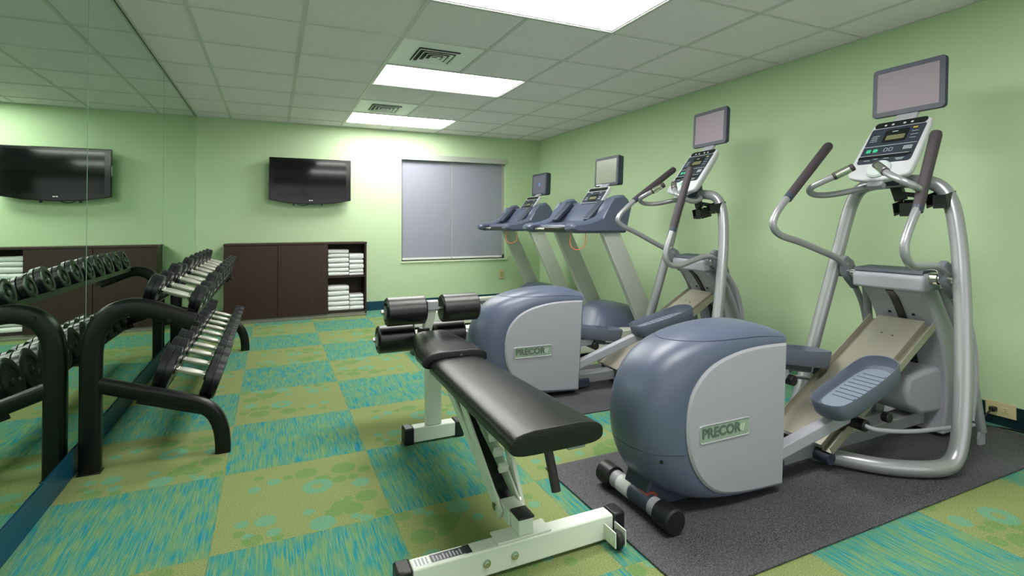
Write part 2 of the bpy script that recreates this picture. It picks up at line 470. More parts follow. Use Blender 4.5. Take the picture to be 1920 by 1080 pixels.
# mirrors
for (a, b, lab) in ((-1.875, -0.002, 'farthest wall mirror panel, next to the back wall corner'),
                    (-3.708, -1.877, 'middle wall mirror panel behind the far half of the dumbbell rack'),
                    (-5.541, -3.710, 'nearest wall mirror panel at the left edge of the picture, showing the television')):
    t = thing('wall_mirror', lab, 'mirror', (0, (a + b) / 2, BH), 0, 'frameless mirror panels on the left wall')
    h = (b - a) / 2
    build('glass', boxx(-.006, 0, -h + .0015, h - .0015, .004, H - BH - .006), M_mirror, t, smooth=False)
    bm = BM(); boxx(-.0075, -.0062, -h, h, .002, H - BH - .004, bm)
    build('backing', bm, M_medge, t, smooth=False)
bm = boxx(-.008, .003, -5.541, -.002, H - .006, H - .002)
struct(build('trim_1', bm, mat('dark_channel', srgb(60, 66, 54), .5), smooth=False))
for k, y in enumerate((-1.876, -3.709)):
    struct(build('trim_%d' % (k + 2), boxx(-.006, .0008, y - .0022, y + .0022, BH + .004, H - .008), M_medge, smooth=False))

# window
wx0, wx1, wz0, wz1 = win
bm = BM()
boxx(wx0, wx0 + .05, .075, .11, wz0, wz1, bm); boxx(wx1 - .05, wx1, .075, .11, wz0, wz1, bm)
boxx(wx0, wx1, .075, .11, wz0, wz0 + .05, bm); boxx(wx0, wx1, .075, .11, wz1 - .05, wz1, bm)
win_o = struct(build('window_1', bm, M_white, smooth=False))
build('mullion', boxx(3.005, 3.085, .072, .105, wz0 + .05, wz1 - .05), M_white, win_o, smooth=False)
for a, b in ((wx0 + .05, 3.005), (3.085, wx1 - .05)):
    build('window_pane', boxx(a, b, .090, .094, wz0 + .05, wz1 - .05), mat('window_glass', srgb(150, 160, 175), .05), win_o, smooth=False)
bm = BM(); boxx(wx0 - .012, wx1 + .012, -.014, .074, wz0 - .022, wz0, bm)
build('window_sill', bm, mat('sill_paint', srgb(214, 226, 196), .4), win_o, smooth=False, bevel=.003)
# roller shades
t = thing('roller_shade', 'grey roller shade pulled down over the left half of the window', 'window shade', (2.35, .03, 1.95), 0, 'roller shades')
build('shade_cloth', boxx(.0, .675, .010, .012, -1.30, 0), M_shade, t, smooth=False)
build('hem_bar', boxx(0, .675, .002, .020, -1.325, -1.298), M_white, t, smooth=False, bevel=.003)
t2 = thing('roller_shade', 'grey roller shade pulled down over the right half of the window', 'window shade', (3.045, .03, 1.95), 0, 'roller shades')
build('shade_cloth', boxx(.0, .745, .010, .012, -1.30, 0), M_shade, t2, smooth=False)
build('hem_bar', boxx(0, .745, .002, .020, -1.325, -1.298), M_white, t2, smooth=False, bevel=.003)
t = thing('window_valance', 'brushed metal valance box across the top of the window', 'valance', (3.084, 0, 1.95), 0)
bm = boxx(-.748, .748, -.022, -.001, 0, .078)
build('fascia', bm, M_alu, t, smooth=False, bevel=.003)
build('center_strip', boxx(3.024, 3.046, .048, .056, .63, 1.95), mat('light_shade_strip', srgb(176, 182, 180), .7), win_o, smooth=False)

# ------------------------------------------------------------------ ceiling lights and vents
labs = ['rectangular ceiling light nearest the back wall, beside the far air vent', 'middle rectangular ceiling light between the two air vents',
        'large bright ceiling light cut off by the top edge of the picture', 'rectangular ceiling light nearest the front wall, behind the viewpoint']
for (a, b, yy), lab in zip(lights, labs):
    x0, x1 = xs[3] , xs[5]; y1, y0 = yy, yy - T
    cx, cy = (x0 + x1) / 2, (y0 + y1) / 2
    t = thing('ceiling_light', lab, 'ceiling light', (cx, cy, H), 0, 'fluorescent ceiling troffers')
    hx, hy = T - .012, T / 2 - .012
    bm = BM()
    for s in (-1, 1):
        boxx(s * hx - .0115, s * hx + .0115, -hy - .0115, hy + .0115, .0035, .018, bm)
        boxx(-hx + .012, hx - .012, s * hy - .0115, s * hy + .0115, .0035, .018, bm)
    build('frame', bm, M_grid, t, smooth=False)
    build('diffuser', boxx(-hx + .0125, hx - .0125, -hy + .0125, hy - .0125, .008, .016), M_lamp, t, smooth=False)
for (c, yy), lab in zip(sorted(vent_cells, key=lambda q: -q[1]), ['square ceiling air vent nearest the back wall, beside the farthest light', 'square ceiling air vent between the large near light and the middle light']):
    x0, x1 = xs[3], xs[4]; cx, cy = (x0 + x1) / 2, yy - T / 2
    t = thing('air_vent', lab, 'air vent', (cx, cy, H), 0, 'ceiling air diffusers')
    build('plate', boxx(-.292, .292, -.292, .292, .0035, .010), M_vent, t, smooth=False)
    build('throat', boxx(-.152, .152, -.152, .152, .0018, .0034), M_ventdark, t, smooth=False)
    for k, s in enumerate((.150, .112, .074, .038)):
        bm = BM(); wv = .016
        for a in range(4):
            R = Matrix.Rotation(a * PI / 2, 3, 'Z')
            A = [Vector((-s, s, -.010)), Vector((s, s, -.010)), Vector((s - wv, s - wv, .0015)), Vector((-s + wv, s - wv, .0015))]
            vs = [bm.verts.new(R @ v) for v in A]; vt = [bm.verts.new(R @ (v + Vector((0, 0, -.0025)))) for v in A]
            for f in ((0, 1, 2, 3),): bm.faces.new([vs[q] for q in f]); bm.faces.new([vt[q] for q in reversed(f)])
            for q in range(4): bm.faces.new((vs[q], vt[q], vt[(q + 1) % 4], vs[(q + 1) % 4]))
        build('louver', bm, M_vent, t, smooth=False)

# ------------------------------------------------------------------ wall plates
t = thing('wall_plate', 'small beige wall plate on the back wall below the window', 'wall plate', (3.759, 0, .388))
build('plate', boxx(-.040, .040, -.007, -.0005, -.062, .062), M_beige, t, smooth=False, bevel=.002)
build('insert', boxx(-.016, .016, -.010, -.007, -.032, .032), mat('beige_insert', srgb(178, 165, 120), .4), t, smooth=False, bevel=.001)
t = thing('power_outlet', 'beige double power outlet set sideways in the dark baseboard with a black plug', 'outlet', (W - .008, -5.25, .088))
build('plate', boxx(-.007, -.0003, -.064, .064, -.038, .038), M_beige, t, smooth=False, bevel=.002)
for s in (-1, 1):
    fc = build('socket_face', boxx(-.010, -.007, s * .022 - .017, s * .022 + .017, -.015, .015), M_beige, t, smooth=False, bevel=.002)
    bm = BM()
    for q in (-.006, .006): boxx(-.0106, -.0101, s * .022 - .004, s * .022 + .004, q - .001, q + .001, bm)
    build('slots', bm, M_black, fc, smooth=False)
t = thing('power_plug', 'black power plug and cable in the baseboard outlet, running to the nearest trainer', 'power cable', (W - .019, -5.228, .088))
bm = BM(); box(bm, (-.018, 0, 0), (.034, .028, .024)); build('plug', bm, M_wire, t, bevel=.005)
build('cord', tube(BM(), [(-.034, 0, 0), (-.07, .01, -.03), (-.11, .02, -.06), (-.16, .035, -.075), (-.22, .06, -.076), (-.29, .07, -.076)], .0045, 8), M_wire, t)
o = build('loose_cable', tube(BM(), [(4.20, -5.20, .012), (4.28, -5.24, .006), (4.335, -5.30, .006), (4.345, -5.40, .006), (4.34, -5.55, .006), (4.35, -5.75, .006)], .005, 8), M_wire)
tag(o, 'thin black cable lying on the floor along the right wall baseboard', 'cable')

# ------------------------------------------------------------------ television
t = thing('television', 'flat black television hung on the back wall above the cabinet', 'television', (1.213, 0, 1.615))
bm = BM()
body = [(-.462, -.225), (-.25, -.262), (0, -.275), (.25, -.262), (.462, -.225), (.462, .275), (-.462, .275)]
prism(bm, body, -.115, -.065, lambda u, v, w: Vector((u, w, v)))
build('bezel', bm, M_tvgloss, t, smooth=False, bevel=.006)
build('screen', boxx(-.405, .405, -.1165, -.114, -.195, .24), M_tvscr, t, smooth=False)
bm = BM(); boxx(-.30, .30, -.066, -.05, -.20, .20, bm); build('rear_housing', bm, M_tvgloss, t, bevel=.01)
bm = BM(); boxx(-.12, .12, -.051, -.001, -.14, .14, bm); boxx(-.20, -.185, -.08, -.05, -.29, -.18, bm); boxx(.12, .135, -.08, -.05, -.29, -.18, bm)
build('wall_bracket', bm, M_black, t, smooth=False)
bm = BM(); cyl(bm, (-.016, -.1165, -.228), (-.016, -.1145, -.228), .007, 12); boxx(-.004, .020, -.1165, -.1145, -.2325, -.2235, bm); build('logo_mark', bm, M_label, t, smooth=False)
bm = BM(); boxx(-.4665, -.4622, -.108, -.080, .0, .10, bm); boxx(.4622, .4665, -.108, -.080, .05, .20, bm)
build('side_controls', bm, M_silverm, t, smooth=False)
o = build('cable', tube(BM(), [(-.18, -.055, -.24), (-.12, -.06, -.285), (-.04, -.055, -.28), (.0, -.05, -.24)], .004, 6), M_wire, t)

# ------------------------------------------------------------------ cabinet and towels
cx0, cx1, cyf, ctop = .304, 1.838, -.30, .886
t = thing('storage_cabinet', 'low dark brown cabinet with two doors and open towel shelves against the back wall', 'cabinet', ((cx0 + cx1) / 2, -.15, 0))
X = (cx0 + cx1) / 2; hw = (cx1 - cx0) / 2; Yo = .15
build('top_panel', boxx(-hw - .004, hw + .004, -.156, .142, ctop - .022, ctop), M_wood, t, smooth=False, bevel=.0015)
for s in (-1, 1): build('side_panel', boxx(s * (hw - .010) - .010, s * (hw - .010) + .010, -.15, .142, .0, ctop - .0222), M_wood, t, smooth=False)
build('divider', boxx(1.372 - X, 1.391 - X, -.146, .13, .065, ctop - .0222), M_wood, t, smooth=False)
build('bottom_panel', boxx(-hw + .0202, hw - .0202, -.146, .13, .045, .0645), M_woodin, t, smooth=False)
build('back_panel', boxx(-hw + .0202, hw - .0202, .131, .140, .0, ctop - .0225), M_woodin, t, smooth=False)
build('shelf', boxx(1.3915 - X, hw - .0205, -.140, .13, .463, .481), M_wood, t, smooth=False, bevel=.001)
build('plinth', boxx(-hw + .0202, hw + .002, -.148, -.118, .0, .044), M_kick, t, smooth=False)
build('door', boxx(cx0 + .003 - X, .8455 - X, -.1665, -.1505, .048, ctop - .026), M_wood, t, smooth=False, bevel=.001)
build('door', boxx(.8505 - X, 1.389 - X, -.1665, -.1505, .048, ctop - .026), M_wood, t, smooth=False, bevel=.001)
build('floor_rail', boxx(-hw + .0, hw, -.185, -.149, .0, .022), M_kick, t, smooth=False, bevel=.002)

def towel_bm(w_, d_, h_, seed):
    rnd = random.Random(seed); bm = BM(); nx, ny = 10, 22
    # folded towel: rounded front fold, soft edges
    rows = []
    for i in range(nx + 1):
        x = (i / nx - .5) * w_
        ex = 1 - max(0, abs(i / nx - .5) * 2 - .85) / .15 * .14
        ring = []
        for k in range(ny):
            a = 2 * PI * k / ny
            ca, sa = math.cos(a), math.sin(a)
            y = math.copysign(abs(ca) ** .35, ca) * d_ / 2; z = math.copysign(abs(sa) ** .5, sa) * h_ / 2 * ex
            z += math.sin(x * 21 + seed * 1.7) * .0018 * (1 if sa > 0 else 0)
            y += rnd.uniform(-.0015, .0015)
            ring.append(bm.verts.new((x, y, max(z, -h_ / 2) + h_ / 2)))
        rows.append(ring)
    for A, B in zip(rows[:-1], rows[1:]):
        for k in range(ny): bm.faces.new((A[k], A[(k + 1) % ny], B[(k + 1) % ny], B[k]))
    bm.faces.new(rows[0]); bm.faces.new(rows[-1])
    return bm
def ordl(i, n):
    w_ = ['topmost', 'second from the top', 'third from the top', 'fourth from the top', 'bottom']
    return 'bottom' if i == n - 1 else w_[i]
def stack(x0, x1, zs, where, seed):
    n = len(zs) - 1
    for i in range(n):
        h_ = zs[i] - zs[i + 1]
        t = thing('towel', 'white folded towel, %s of the %s' % (ordl(i, n), where), 'towel', ((x0 + x1) / 2 + random.uniform(-.003, .003), -.17, zs[i + 1]), 0, 'folded towels in the cabinet')
        layers = 2 if h_ > .08 else 1
        for k in range(layers):
            hh = h_ / layers
            build('fold', towel_bm(x1 - x0 - .002 * k, .215, hh * .985, seed + i * 3 + k), M_towel, t, loc=(0, 0, hh * k + .0004), angle=60)
def even(a, b, n): return [a + (b - a) * k / n for k in range(n + 1)]
stack(1.397, 1.632, [.798, .70, .638, .581, .532, .4815], 'tall left stack on the upper shelf', 1)
stack(1.640, 1.806, [.748, .674, .622, .555, .515, .4815], 'right stack on the upper shelf', 21)
stack(1.397, 1.636, [.366, .246, .182, .125, .065], 'left stack on the lower shelf', 41)
stack(1.644, 1.806, [.252, .172, .120, .065], 'right stack on the lower shelf', 61)

# ------------------------------------------------------------------ dumbbell rack
YN, YR = -3.865, -1.66
t = thing('dumbbell_rack', 'black two-tier steel dumbbell rack standing in front of the mirror', 'dumbbell rack', (.32, (YN + YR) / 2, 0))
ox, oy = .32, (YN + YR) / 2
for y in (YN, YR):
    yy = y - oy
    o = build('rear_post', tube(BM(), [(p[0] - ox, yy, p[1]) for p in ((.062, 0.0), (.062, .25), (.062, .46), (.066, .56), (.085, .635), (.125, .690), (.18, .716), (.24, .718), (.30, .700), (.38, .667), (.455, .634))],
              .041, 16, 5, ry=.028, up=(1, 0, .001) if False else None, sq=.5), M_black, t)
    o2 = build('front_leg', tube(BM(), [(p[0] - ox, yy, p[1]) for p in ((.085, .386), (.20, .344), (.32, .303), (.42, .268), (.49, .236), (.54, .188), (.568, .12), (.577, .05), (.578, 0.0))],
               .034, 16, 5, ry=.026, sq=.5), M_black, t)
    bm = BM(); boxx(.018 - ox, .106 - ox, yy - .03, yy + .03, 0, .006, bm); build('foot_cap', bm, M_rubber, t, bevel=.002)
    bm = BM(); bar(bm, (.30 - ox, yy, .70), (.475 - ox, yy, .62), .02, .03); 
    for px, pz in ((.13, .70), (.36, .655)): cyl(bm, (px - ox, yy - .034, pz), (px - ox, yy + .034, pz), .010, 10)
    build('bracket', bm, M_black, t, smooth=False)
tilt = math.radians(-19)
ax = Vector((math.cos(tilt), 0, math.sin(tilt))); nrm = Vector((-math.sin(tilt), 0, math.cos(tilt)))
UP = Vector((.372, 0, .772)); LO = Vector((.415, 0, .345))
y0t, y1t = YN + .02 - oy, YR - .02 - oy
for ctr, dist, hd, rl in ((UP, .078, .092, .082), (LO, .112, .102, .112)):
    for s in (-1, 1):
        c = ctr + ax * (s * hd) - nrm * rl - Vector((ox, 0, 0))
        bm = BM(); box(bm, (c.x, 0, c.z), (.055, y1t - y0t, .006), Matrix.Rotation(-tilt, 3, 'Y'))
        e = c + ax * (s * .027) + nrm * .011
        box(bm, (e.x, 0, e.z), (.005, y1t - y0t, .028), Matrix.Rotation(-tilt, 3, 'Y'))
        build('tray_rail', bm, M_black, t, smooth=False)
        if ctr is UP or True:
            for k in range(10):
                y = (-3.765 + k * .2205 if ctr is UP else -3.645 + k * .2085)
                bm = BM()
                for q in (-1, 1):
                    prism(bm, [(q * .030, .0), (q * .058, .0), (q * .062, .022), (q * .044, .024)], -.017, .017,
                          lambda u, v, w_: Vector((c.x, 0, c.z)) + Vector((0, u, 0)) + nrm * (v + .003) + ax * w_)
                o = build('saddle', bm, M_rubber, t, smooth=False); o.location = (0, y - oy, 0)
for y in (YN, YR):
    yy = y - oy; q = 1 if y == YN else -1
    c = LO - nrm * .116 - Vector((ox, 0, 0))
    bm = BM(); bar(bm, c - ax * .16 + Vector((0, yy + q * .031, 0)), c + ax * .15 + Vector((0, yy + q * .031, 0)), .03, .008); build('tray_bracket', bm, M_black, t, smooth=False)
    c = UP - nrm * .088 - Vector((ox, 0, 0))
    bm = BM(); bar(bm, c - ax * .12 + Vector((0, yy + q * .031, 0)), c + ax * .13 + Vector((0, yy + q * .031, 0)), .03, .008); build('tray_bracket', bm, M_black, t, smooth=False)

def dumbbell(r, hl, hd, thick, label, loc):
    t = thing('dumbbell', label, 'dumbbell', loc, 0, 'dumbbells on the rack')
    t.rotation_euler = (0, -tilt, 0)
    bm = BM(); lathe(bm, [(-hl, .0135), (-hl * .5, .016), (0, .0172), (hl * .5, .016), (hl, .0135)], (0, 0, 0), (1, 0, 0), 14)
    build('handle', bm, M_satin, t)
    for s in (-1, 1):
        bm = BM(); th = thick
        lathe(bm, [(hl, .018), (hl, .028), (hl + .006, .028), (hl + .006, r - .010), (hl + .010, r - .001), (hl + th * .46, r), (hl + th * .48, r - .007), (hl + th * .54, r - .007),
                   (hl + th * .56, r), (hl + th - .004, r - .001), (hl + th, r - .010), (hl + th, r * .62), (hl + th - .006, r * .58), (hl + th - .006, r * .3), (hl + th, r * .26), (hl + th, 0)], (0, 0, 0), (s, 0, 0), 28)
        h = build('head', bm, M_head, t, angle=30)
        bm = BM(); lathe(bm, [(hl + th - .007, .011), (hl + th + .001, .010), (hl + th + .002, .006), (hl + th + .002, 0)], (0, 0, 0), (s, 0, 0), 6)
        build('end_bolt', bm, M_bolt, h)
        bm = BM(); lathe(bm, [(hl - .010, .014), (hl - .008, .020), (hl - .0005, .020), (hl - .0005, .014)], (0, 0, 0), (s, 0, 0), 14)
        build('collar', bm, M_chrome, h)
    return t
ords = ['nearest', 'second nearest', 'third nearest', 'fourth nearest', 'fifth nearest', 'fifth farthest', 'fourth farthest', 'third farthest', 'second farthest', 'farthest']
rup = [.066, .066, .078, .072, .082, .084, .086, .086, .086, .086]
for k in range(10):
    r = rup[k]
    p = UP - nrm * (.076 - r + .0)
    dumbbell(r, .062, 0, .060 if k < 4 else .058, 'black dumbbell with steel handle, %s on the upper tier of the rack' % ords[k], (p.x, -3.765 + k * .2205, p.z))
for k in range(10):
    r = .108 if k < 3 else .103
    p = LO - nrm * (.106 - r)
    dumbbell(r, .066, 0, .078 if k < 3 else .074, 'large black dumbbell with steel handle, %s on the lower tier of the rack' % ords[k], (p.x, -3.645 + k * .2085, p.z))

# ------------------------------------------------------------------ sit-up bench
t = thing('workout_bench', 'white steel workout bench with black vinyl pads and foam leg rollers', 'bench', (1.54, -4.65, 0))
B = lambda x, y, z: (x - 1.54, y + 4.65, z)
def bb(x0, x1, y0, y1, z0, z1, bm=None): return boxx(x0 - 1.54, x1 - 1.54, y0 + 4.65, y1 + 4.65, z0, z1, bm)
build('front_beam', bb(1.165, 1.865, -5.222, -5.165, .012, .092), M_whitesteel, t, bevel=.005)
for a, b in ((1.118, 1.166), (1.864, 1.912)): build('end_cap', bb(a, b, -5.226, -5.161, .0, .096), M_rubber, t, bevel=.007)
build('label_strip', bb(1.172, 1.352, -5.214, -5.173, .0918, .0932), M_label, t, smooth=False)
o = t.children[-1]
bm = BM(); bb(1.225, 1.348, -5.211, -5.176, .0931, .0936, bm); bb(1.330, 1.352, -5.214, -5.173, .0931, .0940, bm)
build('print', bm, M_panelk, o, smooth=False)
bm = BM(); 
for i in range(9): bb(1.232 + i * .0105, 1.237 + i * .0105, -5.208, -5.180 - (i * 37 % 5) * .002, .0935, .0938, bm)
for i in range(4): bb(1.178 + i * .011, 1.183 + i * .011, -5.210, -5.178, .0931, .0936, bm)
build('fine_print', bm, M_silverp, o, smooth=False)
for x in (1.395, 1.49):
    bm = BM(); lathe(bm, [(0, .013), (.004, .013), (.005, .009), (.010, .008), (.011, 0)], B(x, -5.222, .052), (0, -1, 0), 12); build('bolt', bm, M_chrome, t)
build('mount_plate', bb(1.435, 1.625, -5.218, -5.150, .0922, .099), M_whitesteel, t, bevel=.002)
build('rear_base', bb(1.435, 1.652, -4.172, -4.108, .008, .078), M_whitesteel, t, bevel=.005)
for a, b in ((1.388, 1.436), (1.651, 1.699)): build('end_cap', bb(a, b, -4.176, -4.104, 0, .082), M_rubber, t, bevel=.007)
build('rear_post', bb(1.505, 1.580, -4.170, -4.110, .078, .455), M_whitesteel, t, bevel=.006)
# stub socket with black cap
build('socket_tube', bb(1.510, 1.562, -5.212, -5.150, .099, .148), M_whitesteel, t, bevel=.003)
build('socket_cap', bb(1.507, 1.565, -5.215, -5.147, .148, .156), M_rubber, t, bevel=.003)
# wheels
w_ = BM(); cyl(w_, B(1.836, -5.262, .032), B(1.862, -5.262, .032), .030, 18, .006); build('wheel', w_, M_rubber, t)
w_ = BM()
for x in (1.829, 1.869): boxx(x - 1.54 - .002, x - 1.54 + .002, -5.285 + 4.65, -5.221 + 4.65, .02, .07, w_)
cyl(w_, B(1.825, -5.262, .032), B(1.873, -5.262, .032), .007, 8)
build('wheel_bracket', w_, M_whitesteel, t, smooth=False)
# leg plates (paired), Y-shaped
for x in (1.497, 1.572):
    bm = BM()
    mid = [(-4.475, .405), (-4.43, .405), (-4.955, .185), (-4.99, .15)]
    poly = [(-4.655, .405), (-4.600, .405), (-5.055, .095), (-5.125, .095), (-5.125, .135), (-5.07, .175)]
    bar(bm, B(x, -4.455, .41), B(x, -5.090, .115), .040, .007)
    bar(bm, B(x, -4.640, .415), B(x, -5.100, .112), .042, .0072)
    build('leg_plate', bm, M_whitesteel, t, smooth=False, bevel=.001)
    bm = BM(); cyl(bm, B(x - .012, -5.065, .128), B(x + .012, -5.065, .128), .014, 10); build('pivot_bolt', bm, M_chrome, t)
build('pivot_block', bb(1.503, 1.566, -5.148, -5.06, .099, .145), M_whitesteel, t, bevel=.002)
bm = BM(); bar(bm, B(1.590, -4.86, .41), B(1.590, -5.075, .085), .050, .014, (0, 1, 0)); build('support_channel', bm, M_whitesteel, t, smooth=False, bevel=.002)
bm = BM(); bar(bm, B(1.535, -4.52, .37), B(1.535, -5.06, .14), .012, .040, (0, 1, .4)); build('strap', bm, M_panelk, t, smooth=False)
bm = BM()
for i in range(4):
    c = Vector(B(1.553, -4.86 - .045 * i, .33 - .038 * i)); R = Matrix.Rotation(.5, 3, 'X'); box(bm, c, (.034, .020, .030), R)
build('ratchet_teeth', bm, M_whitesteel, t, smooth=False, bevel=.002)
# rails under the pads
bm = BM(); bar(bm, B(1.54, -4.11, .425), B(1.545, -4.62, .418), .045, .045); build('seat_rail', bm, M_whitesteel, t, smooth=False, bevel=.003)
for x in (1.485, 1.61):
    bm = BM(); bar(bm, B(x, -4.50, .415), B(x + .01, -5.27, .425), .026, .026); build('pad_rail', bm, M_panelk, t, smooth=False, bevel=.002)
build('adjust_handle', tube(BM(), [B(1.590, -5.22, .42), B(1.600, -5.245, .36), B(1.610, -5.275, .25)], .015, 14, 4), M_grip, t)
bm = BM(); bb(1.60, 1.66, -5.365, -5.305, .416, .430, bm); build('label_plate', bm, M_silverm, t, smooth=False)

def pad(name, sections, z_th, m, seg_u=24, crown=.012, rnd=.35):
    """sections: list of (center xyz, half width); builds an upholstered cushion with rounded sides"""
    bm = BM(); P = catmull([Vector(c) for c, _ in sections], 4); n = len(P); k = len(sections) - 1
    rings = []
    for i, p in enumerate(P):
        f = i / (n - 1) * k; a = min(int(f), k - 1); hw = sections[a][1] + (sections[a + 1][1] - sections[a][1]) * (f - a)
        tt = i / (n - 1); e = min(tt, 1 - tt) * (P[-1] - P[0]).length
        er = .034
        sh = 1.0 if e > er else math.sqrt(max(0.0, 1 - ((er - e) / er) ** 2)) 
        hwi = hw - er * (1 - sh) * 1.0
        hh = z_th / 2 * (0.30 + .70 * (1.0 if e > .022 else math.sqrt(max(0, 1 - ((.022 - e) / .022) ** 2))))
        ring = []
        for q in range(seg_u):
            a_ = 2 * PI * (q + .5) / seg_u; ca, sa = math.cos(a_), math.sin(a_)
            x = math.copysign(abs(ca) ** rnd, ca) * hwi; z = math.copysign(abs(sa) ** .7, sa) * hh
            if z > 0: z += crown * (1 - (x / hw) ** 2) * sh
            ring.append(bm.verts.new(p + Vector((x, 0, z))))
        rings.append(ring)
    for A, Bq in zip(rings[:-1], rings[1:]):
        for q in range(seg_u): bm.faces.new((A[q], A[(q + 1) % seg_u], Bq[(q + 1) % seg_u], Bq[q]))
    bm.faces.new(rings[0]); bm.faces.new(rings[-1])
    return build(name, bm, m, t, angle=75)
secs = [(B(1.555, -4.47 - .005, .452), .133)]
ysl = [-4.475, -4.478, -4.485, -4.495, -4.51, -4.53, -4.60, -4.75, -4.90, -5.05, -5.17, -5.29, -5.34, -5.36, -5.370, -5.377, -5.381, -5.384]
def lin(y, a, b): return a + (b - a) * ((-y - 4.475) / (5.384 - 4.475))
pad('back_pad', [(B(lin(y, 1.560, 1.556), y, lin(y, .450, .462)), lin(y, .133, .157)) for y in ysl], .062, M_vinyl)
ysl = [-4.085, -4.088, -4.094, -4.105, -4.12, -4.15, -4.20, -4.27, -4.34, -4.40, -4.43, -4.445, -4.455, -4.461, -4.464]
def seatw(y):
    f = (-y - 4.085) / .379
    return .105 + .05 * min(1, f * 1.6)
pad('seat_pad', [(B(1.555, y, .475 + .022 * max(0.0, 1 - (-y - 4.085) / .379) ** 1.5), seatw(y)) for y in ysl], .066, M_vinyl)
bm = BM(); cyl(bm, B(1.58, -4.466, .478), B(1.58, -4.452, .484), .020, 14, .004); build('gather_tuft', bm, M_panelk, t)
# roller upright and rollers
bm = BM(); bar(bm, B(1.565, -4.05, .66), B(1.54, -3.93, .40), .045, .045, (0, 1, 0)); build('roller_upright', bm, M_whitesteel, t, smooth=False, bevel=.004)
bm = BM(); bar(bm, B(1.540, -3.935, .415), B(1.540, -4.12, .415), .045, .045); build('roller_arm', bm, M_whitesteel, t, smooth=False, bevel=.004)
bm = BM(); bb(1.532, 1.592, -4.080, -4.022, .642, .690, bm); build('clamp', bm, M_silverm, t, bevel=.004)
bm = BM(); bb(1.506, 1.560, -4.025, -3.965, .50, .54, bm); build('sleeve', bm, M_rubber, t, bevel=.004)
for cx, cy, cz, span, gap in ((1.568, -4.05, .645, .500, .042), (1.535, -3.945, .485, .480, .045)):
    bm = BM(); cyl(bm, B(cx - span / 2 - .02, cy, cz), B(cx + span / 2 + .02, cy, cz), .012, 12); build('roller_axle', bm, M_chrome, t)
    for s in (-1, 1):
        bm = BM(); R_ = .073
        a, b_ = gap, span / 2
        lathe(bm, [(a, .012), (a, R_ - .020), (a + .002, R_ - .008), (a + .010, R_), (b_ - .010, R_), (b_ - .002, R_ - .008), (b_, R_ - .020), (b_ - .004, R_ - .024), (b_ - .004, .012)], B(cx, cy, cz), (s, 0, 0), 32)
        rl = build('foam_roller', bm, M_vinyl, t, angle=40)
        bm = BM(); lathe(bm, [(b_ - .003, .034), (b_ + .002, .034), (b_ + .003, .014), (b_ + .012, .014), (b_ + .012, 0)], B(cx, cy, cz), (s, 0, 0), 20); build('washer', bm, M_silverm, rl)

# ------------------------------------------------------------------ floor mats
MATZ = .009
def floor_mat(x0, x1, y0, y1, rz, label):
    cx, cy = (x0 + x1) / 2, (y0 + y1) / 2
    o = build('floor_mat', boxx(-(x1 - x0) / 2, (x1 - x0) / 2, -(y1 - y0) / 2, (y1 - y0) / 2, 0, MATZ - .001), M_mat, bevel=.002)
    o.location = (cx, cy, 0.0005); o.rotation_euler = (0, 0, rz)
    tag(o, label, 'floor mat', 'black rubber floor mats'); return o
floor_mat(1.905, 4.300, -5.545, -4.665, math.radians(0), 'speckled black rubber mat under the nearest elliptical trainer')
floor_mat(1.830, 4.200, -4.210, -3.330, math.radians(-3.0), 'speckled black rubber mat under the farther elliptical trainer')

